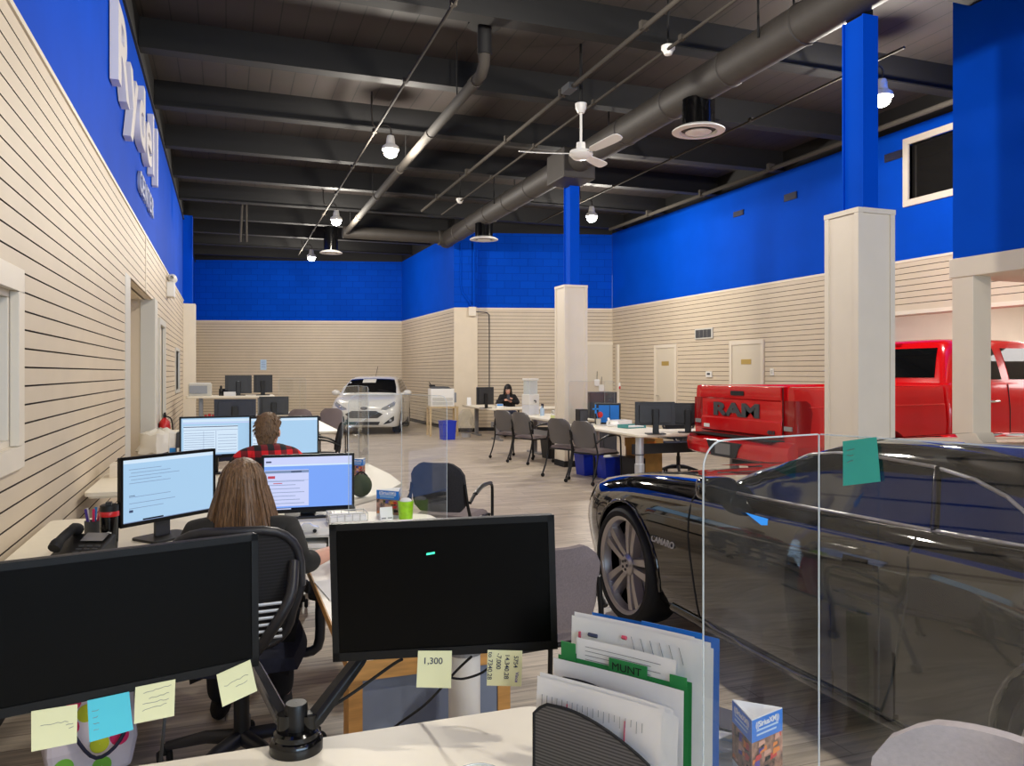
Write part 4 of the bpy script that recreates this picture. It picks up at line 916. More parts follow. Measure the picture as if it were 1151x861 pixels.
# ================================================================== FURNITURE BUILDERS
def rounded_poly(poly, r=.04, n=4):
    out = []; N = len(poly)
    for i in range(N):
        p = Vector(poly[i]); a = Vector(poly[i-1])-p; b = Vector(poly[(i+1) % N])-p; rr = min(r, a.length*.4, b.length*.4); pa = p+a.normalized()*rr; pb = p+b.normalized()*rr
        for k in range(n+1): t = k/n; q = pa*(1-t)**2 + p*2*t*(1-t) + pb*t*t; out.append((q.x, q.y))
    return out
def desk(label, poly, z, legs, group=None, style='t', m='desk_top', cross=None, thick=.03):
    c = sum((Vector(p) for p in poly), Vector((0, 0)))/len(poly); t = thing('desk', label, 'desk', (c.x, c.y, 0), 0, group)
    L = [(p[0]-c.x, p[1]-c.y) for p in poly]
    g = MB(); g.prism(rounded_poly(L, .05), z-thick, z); g.build('desktop', m, t, bevel=.004)
    g = MB(); g.prism(rounded_poly([(x*.985, y*.985) for x, y in L], .05), z-thick-.012, z-thick); g.build('desktop_edge', 'desk_edge', t)
    for (x, y) in legs:
        x -= c.x; y -= c.y
        if style == 'column':
            g = MB(); g.lathe([(.065, 0.02), (.065, .34), (.055, .35), (.055, z-.05)], (x, y, 0), 'z', 20); lg = g.build('leg', 'light_metal', t, smooth=35)
            g = MB(); g.lathe([(.068, .46), (.068, .475)], (x, y, 0), 'z', 20); g.build('collar', 'grey_dark', lg)
            g = MB(); g.rbox(x-.06, x+.06, y-.34, y+.34, 0, .025, r=.03); g.build('foot', 'grey_metal', lg, bevel=.006)
        else:
            g = MB(); g.box(x-.04, x+.04, y-.05, y+.05, .03, z-.05); g.box(x-.03, x+.03, y-.28, y+.28, z-.075, z-.045); lg = g.build('leg', 'grey_metal', t, bevel=.006)
            g = MB(); g.rbox(x-.04, x+.04, y-.34, y+.34, 0, .035, r=.03); g.build('foot', 'grey_metal', lg, bevel=.006)
    if cross:
        (x0, y0, x1, y1, za, zb, mm) = cross; g = MB(); a = Vector((x0-c.x, y0-c.y, 0)); b = Vector((x1-c.x, y1-c.y, 0)); T = frame_T(a, b-a, (0, 0, 1)); g.box(0, (b-a).length, za, zb, -.02, .02, T=T); g.build('cable_tray', mm, t, bevel=.005)
    return t
SCR = {
 'table': ('scr_bg', [(.02, .9, .98, .97, 'scr_page'), (.02, .86, .98, .885, 'scr_lav'), (.03, .08, .78, .8, 'scr_page'), (.03, .76, .78, .78, 'scr_text'), (.03, .68, .78, .69, 'scr_line'), *[(.04, .12+k*.06, .45, .13+k*.06, 'scr_line') for k in range(9)], (.47, .1, .475, .66, 'scr_line'), (.3, .1, .304, .66, 'scr_line'), *[(.5, .14+k*.08, .76, .15+k*.08, 'scr_line') for k in range(6)], (0, 0, 1, .03, 'scr_dark'), (.3, .0, .55, .028, 'scr_text')]),
 'blank': ('scr_bg', [(.0, .93, 1, .99, 'scr_page'), (.02, .86, .12, .88, 'scr_line'), (.02, .2, .14, .82, 'scr_page'), *[(.03, .3+k*.1, .12, .31+k*.1, 'scr_line') for k in range(5)]]),
 'doc': ('scr_blue', [(0, .86, 1, 1, 'scr_lav'), (.02, .9, .08, .93, 'scr_text'), (0, .83, 1, .86, 'scr_page'), (.01, .07, .5, .76, 'scr_lav'), (.01, .7, .5, .75, 'scr_line'), (.3, .71, .42, .735, 'scr_text'), (.04, .6, .12, .65, 'scr_red'), (.1, .5, .2, .515, 'scr_red'), *[(.03, .12+k*.07, .45-.05*(k % 3), .13+k*.07, 'scr_line') for k in range(7)], (.01, .56, .5, .565, 'scr_line'), (0, 0, 1, .04, 'scr_dark'), (.1, .01, .3, .03, 'scr_lav')]),
 'mail': ('scr_bg', [(.0, .94, 1, 1, 'scr_page'), *[(.06+.02*(k % 2), .84-k*.055, .4+.1*(k % 3), .848-k*.055, 'scr_line') for k in range(5)], (.06, .4, .5, .408, 'scr_line'), (.06, .3, .55, .308, 'scr_line'), (.06, .22, .42, .228, 'scr_line'), (.06, .16, .1, .2, 'scr_text'), (.06, .42, .12, .43, 'scr_text'), (.2, 0, .42, .035, 'scr_dark'), (0, 0, 1, .012, 'scr_line')]),
}
def monitor(label, loc, a, w=.53, h=.32, zc=.36, screen=None, stand='post', roll=0, group=None, base=True, rim=.014, logo=False, chin=.018, back='bezel'):
    t = thing('computer_monitor', label, 'monitor', loc, a, group); R = Matrix.Translation((0, 0, zc)) @ Matrix.Rotation(roll, 4, 'Y')
    g = MB(); g.rbox(-w/2, w/2, 0, .022, -h/2, h/2, r=.006, axis='y', T=R); g.rbox(-w*.4, w*.4, .02, .045, -h*.4, h*.4, r=.03, axis='y', T=R); g.build('housing', back, t, bevel=.003)
    g = MB(); 
    for (x0, x1, z0, z1) in ((-w/2, w/2, h/2-rim, h/2), (-w/2, w/2, -h/2, -h/2+chin), (-w/2, -w/2+rim, -h/2, h/2), (w/2-rim, w/2, -h/2, h/2)): g.box(x0, x1, -.004, 0, z0, z1, T=R)
    g.build('bezel', 'bezel', t)
    g = MB(); x0, x1, z0, z1 = -w/2+rim, w/2-rim, -h/2+chin, h/2-rim
    if screen:
        bgm, rects = SCR[screen]; mats = [bgm]; g.box(x0, x1, -.0012, 0, z0, z1, T=R)
        for i, (a0, b0, a1, b1, m) in enumerate(rects):
            if m not in mats: mats.append(m)
            g.mi = mats.index(m); y = -.0014-.00012*i; X = lambda u: x0+(x1-x0)*u; Z = lambda v: z0+(z1-z0)*v
            g.quad(*[tuple(R @ Vector(p)) for p in ((X(a0), y, Z(b0)), (X(a1), y, Z(b0)), (X(a1), y, Z(b1)), (X(a0), y, Z(b1)))])
        g.build('screen', mats, t)
    else: g.box(x0, x1, -.0012, 0, z0, z1, T=R); g.build('screen', 'screen_off', t)
    if logo: g = MB(); g.lathe([(.001, .049), (.026, .049), (.026, .044)], (0, 0, zc+h*.12), 'y', 20); g.build('back_emblem', 'grey_metal', t)
    if stand == 'post':
        g = MB(); g.rbox(-.042, .042, .05, .075, .01, zc+.06, r=.01, axis='z'); g.box(-.05, .05, .03, .06, zc-.05, zc+.05); g.build('stand', 'grey_dark' if back == 'bezel' else 'black', t, bevel=.003)
        if back == 'bezel': g = MB(); g.lathe([(.001, .078), (.018, .078), (.018, .074)], (0, 0, .09), 'y', 16); g.build('cable_hole', 'rubber', t)
        g = MB(); g.rbox(-.13, .13, -.06, .13, 0, .012, r=.03); g.build('base', 'black', t, bevel=.003)
    elif stand == 'clamp':
        g = MB(); g.box(-.05, .05, .04, .06, zc-.05, zc+.05); g.tube([(0, .05, zc), (0, .12, zc-.05), (0, .16, 0)], .022, 10); g.lathe([(.001, .012), (.055, .012), (.06, 0)], (0, .16, 0), 'z', 20); g.build('arm_mount', 'black_metal', t, smooth=40)
    return t
def visitor_chair(label, loc, a, fab='fabric_grey', group='visitor armchairs', shell='plastic_grey', seatm='fabric_grey'):
    """faces +y"""
    t = thing('visitor_chair', label, 'chair', loc, a, group)
    g = MB(); secs = []
    for i, zz in enumerate(np.linspace(0, 1, 9)):
        z = .50+.38*zz; w = .215*(1-.9*max(0, zz-.72)**1.6*3.2)*(1-.25*max(0, .15-zz)/.15); yb = -.21-.07*zz-.04*zz*zz; row = []
        for k in range(9): u = -1+k/4; row.append((u*w, yb+.05*(u*u)*(.5+.5*zz), z - (.012 if zz == 1 and abs(u) > .9 else 0)))
        back = [(x, y-.035, z) for x, y, z in row[::-1]]; secs.append(row+back)
    g.loft(secs); g.build('backrest', fab, t, smooth=50)
    g = MB(); secs = []
    for v in np.linspace(0, 1, 7): y = -.2+.43*v; w = .225+.015*v; z = .445+.012*math.sin(v*PI)-.03*max(0, v-.8)*3; secs.append([(-w, y, z-.02), (-w*.9, y, z+.02), (0, y, z+.026), (w*.9, y, z+.02), (w, y, z-.02), (0, y, z-.03)])
    g.loft(secs); g.build('seat', seatm, t, smooth=50)
    for s in (-1, 1):
        arm = smooth_path([(s*.255, -.25, .58), (s*.262, -.1, .655), (s*.268, .1, .675), (s*.268, .2, .66), (s*.265, .235, .60), (s*.26, .25, .3), (s*.26, .26, .045)], 5)
        g = MB(); g.tube(arm, .0125, 8); g.build('front_leg', 'black_metal', t, smooth=60)
        g = MB(); g.tube(smooth_path([(s*.215, -.255, .72), (s*.235, -.245, .56), (s*.25, -.22, .42), (s*.255, -.27, .2), (s*.26, -.33, .06)], 4), .0125, 8); g.build('rear_leg', 'black_metal', t, smooth=60)
        g = MB(); g.tube(smooth_path([(s*.264, -.16, .635), (s*.268, 0, .678), (s*.268, .18, .676)], 4), .021, 8, flat=.6); g.build('armrest', 'black', t, smooth=60)
        for yy in (.26, -.33): g = MB(); g.lathe([(.001, -.014), (.026, -.014), (.03, 0), (.026, .014), (.001, .014)], (s*.26, yy, .03), 'x', 14); g.build('caster', 'rubber', t, smooth=40)
    g = MB(); g.tube([(-.25, -.2, .42), (.25, -.2, .42)], .012, 8); g.tube([(-.26, .2, .42), (.26, .2, .42)], .012, 8); g.tube([(-.24, -.2, .42), (-.24, .2, .42)], .012, 8); g.tube([(.24, -.2, .42), (.24, .2, .42)], .012, 8); g.build('seat_frame', 'black_metal', t, smooth=60)
    return t
def office_chair(label, loc, a, backtop=.98):
    t = thing('office_chair', label, 'chair', loc, a)
    W = .235; z0 = .54; loop = []
    def by(z): q = (z-z0)/(backtop-z0); return -.24-.06*q-.03*math.sin(q*PI)
    for k in range(28):
        an = 2*PI*k/28; c, s_ = math.cos(an), math.sin(an); zz = (z0+backtop)/2 + (backtop-z0)/2*abs(s_)**.6*(1 if s_ > 0 else -1); xx = W*abs(c)**.55*(1 if c > 0 else -1)*(1-.12*(zz < (z0+backtop)/2)); loop.append(Vector((xx, by(zz)+.06*(xx/W)**2, zz)))
    g = MB(); g.tube(loop+[loop[0]], .017, 8, cap=False); g.build('back_frame', 'plastic_dark', t, smooth=60)
    g = MB(); rows = []
    for z in np.linspace(z0+.01, backtop-.01, 16):
        q = abs((z-(z0+backtop)/2)/((backtop-z0)/2)); ww = W*.99*(1-q**3.2)**.45*(1-.12*(z < (z0+backtop)/2)); rows.append([(u*ww, by(z)+.06*(u*ww/W)**2, z) for u in np.linspace(-1, 1, 11)])
    g.loft(rows, ring=False); g.build('back_mesh', 'chair_mesh', t, smooth=60)
    for k in range(6):
        z = .60+k*.026; g = MB(); g.tube(smooth_path([(-.17, by(z)-.04, z), (0, by(z)-.065, z), (.17, by(z)-.04, z)], 5), .006, 6); g.build('lumbar_slat', 'light_metal', t, smooth=60)
    for s in (-1, 1):
        g = MB(); g.tube(smooth_path([(s*.21, -.27, .86), (s*.2, -.33, .75), (s*.14, -.34, .64), (s*.06, -.28, .52), (0, -.12, .42)], 5), .02, 8); g.build('back_strut', 'plastic_dark', t, smooth=60)
    g = MB(); secs = []
    for v in np.linspace(0, 1, 8): y = -.22+.47*v; w = .22+.03*math.sin(v*PI); z = .465+.015*math.sin(v*2.6); secs.append([(-w, y, z-.02), (-w*.93, y, z+.025), (0, y, z+.03), (w*.93, y, z+.025), (w, y, z-.02), (0, y, z-.035)])
    g.loft(secs); g.build('seat', 'fabric_navy', t, smooth=50)
    for s in (-1, 1):
        g = MB(); g.tube(smooth_path([(s*.2, .0, .43), (s*.29, .0, .45), (s*.3, .0, .6), (s*.3, .02, .66)], 4), .02, 8); ar = g.build('arm_post', 'plastic_dark', t, smooth=60)
        g = MB(); g.rbox(s*.3-.045, s*.3+.045, -.12, .16, .665, .695, r=.04); g.build('arm_pad', 'soft_black', ar, bevel=.008)
    g = MB(); g.lathe([(.03, .12), (.03, .28), (.022, .28), (.022, .42), (.09, .42), (.09, .45)], n=16); g.build('gas_lift', 'black', t, smooth=40)
    for k in range(5):
        an = 2*PI*k/5+.35; c, s_ = math.cos(an), math.sin(an); g = MB(); g.tube([(c*.02, s_*.02, .12), (c*.14, s_*.14, .115), (c*.3, s_*.3, .075)], [.032, .026, .018], 8); lg = g.build('base_leg', 'plastic_dark', t, smooth=60)
        g = MB(); n_ = Vector((-s_, c, 0)); p = Vector((c*.31, s_*.31, .03)); T = Matrix.Translation(p) @ Matrix.Rotation(an+.6, 4, 'Z'); h = MB()
        for q in (-.018, .018): h.lathe([(.001, q-.01), (.024, q-.01), (.03, q), (.024, q+.01), (.001, q+.01)], (0, 0, 0), 'x', 14)
        h.tube([(0, 0, .01), (0, 0, .05)], .012, 8); h.xf(T); h.build('caster', 'rubber', lg, smooth=40)
    return t
def barrier(label, A, C, B, z0, z1, group='clear panel desk barriers', dusty=False):
    """two clear panels meeting at C; A, B outer ends (xy)"""
    t = thing('desk_barrier', label, 'barrier', (C[0], C[1], z0), 0, group); h = z1-z0
    for i, E in enumerate((A, B)):
        d = Vector((E[0]-C[0], E[1]-C[1], 0)); L = d.length; T = frame_T((0, 0, 0), d, (0, 0, 1)); r = .05
        pts = [(0.004, 0), (L, 0), (L, h-r)]+[(L-r+r*math.cos(q), h-r+r*math.sin(q)) for q in np.linspace(0, PI/2, 7)]+[(0.004, h)]
        g = MB(); n = len(pts); g.add([T @ Vector((x, y, 0)) for x, y in pts], [tuple(range(n))]); p = g.build('clear_panel', 'acrylic_dusty' if dusty or i else 'acrylic', t)
        e = MB(); e.tube([T @ Vector((x, y, 0)) for x, y in pts], .0017, 6); e.build('panel_edge', 'clear_edge', p)
    g = MB(); g.tube([(0, 0, 0), (0, 0, h)], .0018, 6); g.build('corner_strip', 'clear_edge', t)
    return t
def plane_hit(px, py, P0, n): r = ray(px, py); o = Vector((0, 0, H)); k = (Vector(P0)-o).dot(n)/r.dot(n); return o+r*k
def note(label, corners, P0, n, m, lines=(), curl=.006, text=None, name='sticky_note', cat='sticky note', group=None):
    """small paper sheet with given photo corners (tl, tr, br, bl) lying on a real plane; n points to the viewer"""
    n = Vector(n).normalized(); P = [plane_hit(x, y, P0, n) for x, y in corners]; c = sum(P, Vector())/4; t = thing(name, label, cat, c, 0, group); P = [p-c for p in P]
    def at(u, v, o=0): return P[0].lerp(P[1], u).lerp(P[3].lerp(P[2], u), v) + n*(.002 + curl*v*v + o)
    g = MB(); rows = [[at(i/6, j/6) for i in range(7)] for j in range(7)]; g.loft(rows, ring=False)
    top = [[p+n*.0006 for p in r] for r in rows]; g.loft(top, ring=False); g.build('sheet', m, t, smooth=60)
    if lines:
        g = MB()
        for (u0, v0, u1, v1) in lines:
            k = max(3, int(abs(u1-u0)*14)); g.tube([at(u0+(u1-u0)*i/k+random.uniform(-.008, .008), v0+(v1-v0)*i/k+random.uniform(-.022, .022), .001) for i in range(k+1)], .0005, 4)
        g.build('handwriting', 'ink_faint', t)
    if text:
        for (tx, u, v, size, rot, mm) in text:
            ex = at(u+.1, v)-at(u, v); T = frame_T(at(u, v, .0012), ex, at(u, v-.1)-at(u, v)) @ Matrix.Rotation(rot, 4, 'Z'); tm = text_mb(tx, size, .0001, T, align='LEFT', bold=.0001); tm.build('handwriting', mm, t)
    return t
# ================================================================== PEOPLE
def head_mb(T, nose=True):
    lv = [(0, .022, .088, .045), (.012, .036, .094, .03), (.035, .052, .096, -.02), (.07, .064, .094, -.065), (.10, .070, .09, -.085), (.125, .074, .086, -.096), (.16, .076, .082, -.10), (.19, .070, .068, -.092), (.213, .055, .045, -.075), (.228, .032, .018, -.045), (.234, .008, -.01, -.02)]
    secs = []
    for z, hw, f, b in lv:
        cy, ry = (f+b)/2, (f-b)/2; secs.append([T @ Vector((hw*math.copysign(abs(math.cos(a))**.85, math.cos(a)), cy+ry*math.sin(a), z)) for a in np.linspace(0, 2*PI, 24, endpoint=False)])
    g = MB(); g.loft(secs)
    n = MB(); n.loft([[(-.006, .088, .118), (.006, .088, .118), (0, .075, .118)], [(-.011, .107, .085), (.011, .107, .085), (0, .075, .085)], [(-.013, .098, .073), (.013, .098, .073), (0, .075, .073)]], T=T)
    e = MB()
    for s in (-1, 1): k = MB(); k.ball((s*.078, -.012, .10), .03, 8, (.35, .6, 1.05)); k.v = [((s*.078+(v[0]-s*.078)), v[1], v[2]) for v in k.v]; k.xf(T); e.add(k.v, k.f)
    return merge(g, n, e)
def hand_mb(wrist, fwd, up, side, curl=.5, scale=1.0):
    """palm and five fingers; fwd from wrist to knuckles, up = back of hand; side +1 = thumb toward local +x"""
    f = Vector(fwd).normalized(); u = Vector(up); x = f.cross(u).normalized(); u = x.cross(f).normalized(); W = Vector(wrist); S = scale
    P = lambda a, b, c: W + (x*a*side + f*b + u*c)*S
    g = MB(); g.loft([[P(-.022, 0, -.014), P(.022, 0, -.014), P(.022, 0, .014), P(-.022, 0, .014)], [P(-.036, .045, -.013), P(.038, .045, -.016), P(.036, .045, .012), P(-.036, .045, .012)], [P(-.04, .088, -.011), P(.038, .092, -.011), P(.038, .092, .011), P(-.04, .088, .011)]])
    for k, (a, L) in enumerate(((.029, .070), (.010, .078), (-.010, .073), (-.029, .058))):
        p = Vector((a, .085, 0)); pts = [P(*p)]; ang = 0
        for j, fr in enumerate((.45, .32, .25)):
            ang += curl*(.75 if j == 0 else 1.0); p = p+Vector((a*.05, math.cos(ang)*L*fr, -math.sin(ang)*L*fr)); pts.append(P(*p))
        g.tube(pts, [.0095*S, .009*S, .0082*S, .0065*S], 8)
    p0 = Vector((.03, .02, -.004)); g.tube([P(*p0), P(.052, .05, -.012), P(.058, .075, -.022-.02*curl), P(.05, .095, -.03-.03*curl)], [.013*S, .0115*S, .0105*S, .008*S], 8)
    return g
def remesh(mb, name, m, parent, vox=.0075, smooth_it=3):
    o = mb.build(name, m, None); r = o.modifiers.new('r', 'REMESH'); r.mode = 'VOXEL'; r.voxel_size = vox; s = o.modifiers.new('s', 'SMOOTH'); s.iterations = smooth_it; s.factor = .5
    dg = bpy.context.evaluated_depsgraph_get(); dg.update(); me = bpy.data.meshes.new_from_object(o.evaluated_get(dg)); o.modifiers.clear(); o.data = me
    bm = bmesh.new(); bm.from_mesh(me); seen = set(); isl = []
    for v in bm.verts:
        if v in seen: continue
        st = [v]; seen.add(v); c = []
        while st:
            w = st.pop(); c.append(w)
            for e in w.link_edges:
                x = e.other_vert(w)
                if x not in seen: seen.add(x); st.append(x)
        isl.append(c)
    isl.sort(key=len)
    for c in isl[:-1]: bmesh.ops.delete(bm, geom=c, context='VERTS')
    print('ISLANDS', [len(c) for c in isl]); bm.to_mesh(me); bm.free()
    me.polygons.foreach_set('use_smooth', [True]*len(me.polygons)); me.name = name
    if not me.materials: me.materials.append(M(m))
    o.parent = parent; return o
def seated(label, loc, a, top, trousers, arms, head_yaw=0, head_pitch=0, lean=(0, 0), hair=None, seat=.50, tall=1.0, vox=.0075, sh=.175, hand_pose=None, hz=.53, fwd=0.0, sleeve=.82):
    """faces +y; arms = {side: (elbow, wrist, hand fwd, hand up)} in local coordinates"""
    t = thing('person', label, 'person', loc, a)
    lx, ly = lean; q = lambda x, y, z: Vector((x+lx*(z-seat)/.5, y+ly*(z-seat)/.5, z))
    V = [q(0, -.02, seat+.05), q(0, -.025, seat+.18), q(0, -.01, seat+.34), q(0, .0, seat+.47), q(0, .012+fwd*.4, seat+hz-.03), q(0, .03+fwd, seat+hz+.06)]; R = [(.15, .11), (.135, .10), (.145, .105), (.11, .085), (.055, .055), (.052, .055)]
    E = [(0, 1), (1, 2), (2, 3), (3, 4), (4, 5)]
    VT = list(V[:4])+[q(0, .01+fwd*.3, seat+.51)]; RT = [(.165, .125), (.15, .115), (.165, .122), (.125, .097), (.07, .068)]; ET = [(0, 1), (1, 2), (2, 3), (3, 4)]
    extra = []
    for s in (-1, 1):
        el, wr, hf, hu = arms[s]; shp = q(s*sh, -.005, seat+.455); el = Vector(el); wr = Vector(wr)
        i = len(V); V += [shp, el, wr]; R += [.05, .041, .028]; E += [(3, i), (i, i+1), (i+1, i+2)]
        j = len(VT); cuff = el.lerp(wr, sleeve); VT += [shp, shp.lerp(el, .55), el, cuff]; RT += [.07, .06, .057, .043]; ET += [(3, j), (j, j+1), (j+1, j+2), (j+2, j+3)]
        extra.append(hand_mb(wr, hf, hu, -s, (hand_pose or {}).get(s, .5)))
        k = len(V); V += [Vector((s*.09, 0, seat+.04)), Vector((s*.13, .42, seat+.05)), Vector((s*.13, .44, .11)), Vector((s*.135, .57, .04))]; R += [.085, .062, .045, .04]; E += [(0, k), (k, k+1), (k+1, k+2), (k+2, k+3)]
    hz = seat+hz; Th = Matrix.Translation(q(0, .03+fwd, hz)) @ Matrix.Rotation(head_yaw, 4, 'Z') @ Matrix.Rotation(head_pitch, 4, 'X') @ Matrix.Translation((0, -.0, 0))
    hm = head_mb(Th); body = remesh(merge(skin_mesh(V, E, R, 2), hm, *extra), 'body', 'skin', t, vox)
    shirt = skin_mesh(VT, ET, RT, 3).build('shirt' if top == 'plaid' else 'jacket', top, t, smooth=True)
    Vp = [q(0, -.02, seat+.07)]; Rp = [(.17, .13)]; Ep = []
    for s in (-1, 1): k = len(Vp); Vp += [Vector((s*.095, .02, seat+.05)), Vector((s*.13, .42, seat+.06)), Vector((s*.13, .44, .07))]; Rp += [.1, .075, .06]; Ep += [(0, k), (k, k+1), (k+1, k+2)]
    skin_mesh(Vp, Ep, Rp, 2).build('trousers', trousers, t, smooth=True)
    for s in (-1, 1):
        g = MB(); g.ball((0, 0, 0), 1, 8, (.045, .13, .045)); g.v = [(v[0]+s*.135, v[1]+.50, max(v[2]+.04, .0)) for v in g.v]; g.build('shoe', 'soft_black', t, smooth=True)
        g = MB(); g.ball((s*.03, .082, .118), .0125, 6); g.xf(Th).build('eye', 'white', t, smooth=True); g = MB(); g.ball((s*.03, .0925, .118), .0055, 6); g.xf(Th).build('iris', 'hair_black', t, smooth=True)
        g = MB(); g.tube([(s*.014, .094, .138), (s*.03, .095, .142), (s*.046, .086, .138)], .003, 6); g.xf(Th).build('eyebrow', hair or 'hair_black', t)
    g = MB(); g.tube([(-.022, .0925, .045), (0, .0985, .046), (.022, .0925, .045)], .0045, 6); g.xf(Th).build('mouth', 'lips', t, smooth=True)
    return t, Th
def long_hair(t, Th, m, length, flare, seed=1, fringe=False):
    rnd = random.Random(seed); g = MB(); secs = []; lv = []
    for k in range(16):
        v = k/15
        if v < .35: ph = v/.35*PI/2; z = .246-.125*(1-math.cos(ph)); r = math.sin(ph); lv.append((z, .092*r, .112*r, -.012))
        else: w = (v-.35)/.65; z = .121-length*w; lv.append((z, .092+flare*w**.8, .112+flare*.25*w, -.012-.01*w))
    def pt(a, z, rx, ry, cy): 
        wob = 1+.03*math.sin(a*9+seed)+.02*math.sin(a*17); return Vector((rx*math.cos(a)*wob, cy+ry*math.sin(a)*wob, z))
    lo, hi = math.radians(150-360*0), 0
    A = np.linspace(math.radians(150 if fringe else 125), math.radians(390 if fringe else 415), 46)
    for (z, rx, ry, cy) in lv: secs.append([pt(a, z, max(rx, .002), max(ry, .002), cy) for a in A])
    secs2 = [[p*1 for p in s] for s in secs]; g.loft(secs, ring=False)
    inner = [[Vector((p.x*.93, p.y*.93-.001, p.z-.004)) for p in s] for s in secs]; g.loft(inner, ring=False)
    for q in range(150):
        a = rnd.uniform(A[0]+.05, A[-1]-.05); da = rnd.uniform(-.06, .06); st = rnd.randint(2, 6); pts = []; e = rnd.uniform(.0, .03)
        for k in range(st, 16): z, rx, ry, cy = lv[k]; p = pt(a+da*(k-st)/10, z, rx*1.012, ry*1.012, cy); pts.append(p)
        last = pts[-1]; pts.append(Vector((last.x*(1+e*4), last.y*(1+e), last.z-e))); n = len(pts); g.tube(pts, [.0035+.003*math.sin(PI*min(i/n, .9)) for i in range(n-1)]+[.001], 5, flat=.6)
    if fringe:
        for q in range(40):
            a = rnd.uniform(math.radians(50), math.radians(130)); pts = [pt(a, *lv[k]) for k in (1, 2, 3, 4, 5)]; d = pts[-1]; pts.append(Vector((d.x*1.0, d.y*1.02, .145))); g.tube(pts, [.004]*5+[.002], 5)
        for q in range(50):
            s = rnd.choice((-1, 1)); a = math.radians(90-s*rnd.uniform(42, 62)); pts = [pt(a, *lv[k]) for k in range(2, 16, 2)]; g.tube(pts, .005, 5)
    g.xf(Th); return g.build('hair', m, t, smooth=60)
def short_hair(t, Th, m, seed=3):
    rnd = random.Random(seed); g = MB(); secs = []
    lv = [(-.01, .045, -.03, -.066), (.03, .062, -.05, -.082), (.075, .072, -.03, -.098), (.10, .079, .0, -.104), (.125, .0815, .015, -.108), (.16, .085, .05, -.113), (.19, .081, .078, -.108), (.215, .068, .066, -.093), (.235, .046, .036, -.068), (.248, .018, .0, -.03)]
    A = np.linspace(0, 2*PI, 30, endpoint=False)
    for z, hw, f, b in lv: cy, ry = (f+b)/2, (f-b)/2; secs.append([Vector((hw*math.cos(a)*(1+.02*math.sin(a*11)) if f > -.01 else hw*math.cos(a)*.95, cy+ry*math.sin(a), z+.004*math.sin(a*7))) for a in A])
    g.loft(secs)
    for q in range(170):
        i = rnd.randint(2, 8); j = rnd.randrange(30); p = secs[i][j]; c = Vector((0, -.02, .13)); o = (p-c).normalized(); d = (Vector((rnd.uniform(-.4, .4), rnd.uniform(-.2, .4), rnd.uniform(-.7, -.1)))).normalized(); g.tube([p-o*.004, p+o*.002+d*.012, p-o*.001+d*.03], [.006, .005, .0015], 5)
    g.xf(Th); return g.build('hair', m, t, smooth=60)
# ================================================================== OUR DESK (foreground)
OFF = Vector((-.16, 3.14, 0))
DZ0 = .74
od = desk('white desk in the foreground carrying the two dark monitors', [(-.85, .6), (-.85, 1.8), (.725, 1.8), (.75, 1.6), (1.0, 1.44), (1.08, 1.3), (1.3, 1.22), (1.3, .6)], DZ0, [(-.6, 1.2), (.95, 1.05)])
# monitors
pc = PD(500, 660, 1.68); va = math.atan2(-pc.x, pc.y)
mon_c = monitor('switched-off black monitor at centre with two yellow notes on its lower edge', (pc.x, pc.y, pc.z), va, .475, .288, 0, None, 'none', math.radians(-1.6))
nC = Vector((-pc.x, -pc.y, 0)).normalized(); pC = Vector((pc.x, pc.y, pc.z)) + nC*.0045
for ch in mon_c.children:
    if ch.name.startswith('housing'): pass
R_ = PD(290, 671, 1.70); L_ = PD(0, 671, 1.446); dl = Vector((R_.x-L_.x, R_.y-L_.y, 0)).normalized(); lc = Vector((R_.x, R_.y, 1.062)) - dl*.248
mon_l = monitor('switched-off black monitor at left edge with a cyan note and yellow notes below', lc, math.atan2(dl.y, dl.x), .496, .283, 0, None, 'none', math.radians(-.4))
nL = Vector((dl.y, -dl.x, 0)); pL = lc + nL*.0045
g = MB(); g.box(-.008, .008, -.0022, -.0012, -.001, .001); 
glint = MB(); X0 = plane_hit(484, 622, pC, nC); glint.add([X0+nC*.0012+Vector((a*.009, 0, b*.0022)) for a, b in ((-1, -1.4), (1, -.6), (1, 1.4), (-1, .6))], [(0, 1, 2, 3)])  # small green reflection on the dark screen, painted as a glowing patch
ob = glint.build('screen_reflection_mark', 'glint_green', None); ob.parent = mon_c; ob.matrix_parent_inverse = Matrix.Translation((pc.x, pc.y, pc.z)).__matmul__(Matrix.Rotation(va, 4, 'Z')).inverted(); ob.name = 'painted_glint'

note('yellow sticky note with one written line, leftmost on the left dark monitor', [(35, 799), (87, 791), (86, 833), (35, 843)], pL, nL, 'note_yellow', [(.2, .42, .8, .4), (.75, .5, .92, .5), (.82, .58, .92, .58)], .006)
note('cyan sticky note on the lower edge of the left dark monitor', [(98, 787), (145, 777), (149, 818), (100, 832)], pL, nL, 'note_cyan', [(.1, .3, .25, .29), (.1, .45, .22, .44), (.1, .6, .25, .6), (.1, .75, .22, .75)], .008)
note('yellow sticky note full of handwriting, between the cyan note and the tilted note', [(152, 772), (197, 763), (195, 803), (150, 812)], pL, nL, 'note_yellow', [(.2, .2, .9, .14), (.35, .38, .85, .34), (.2, .52, .85, .5), (.2, .7, .8, .62)], .006)
note('tilted yellow sticky note at the lower right corner of the left dark monitor', [(243, 758), (281, 741), (288, 775), (249, 793)], pL, nL, 'note_yellow', [(.15, .45, .85, .4), (.45, .6, .8, .58)], .006)
note('yellow sticky note with a number and comma, left one on the centre dark monitor', [(470, 731), (508, 731), (507, 773), (468, 772)], pC, nC, 'note_yellow', (), .0, [('1,300', .15, .28, .019, 0, 'ink')])
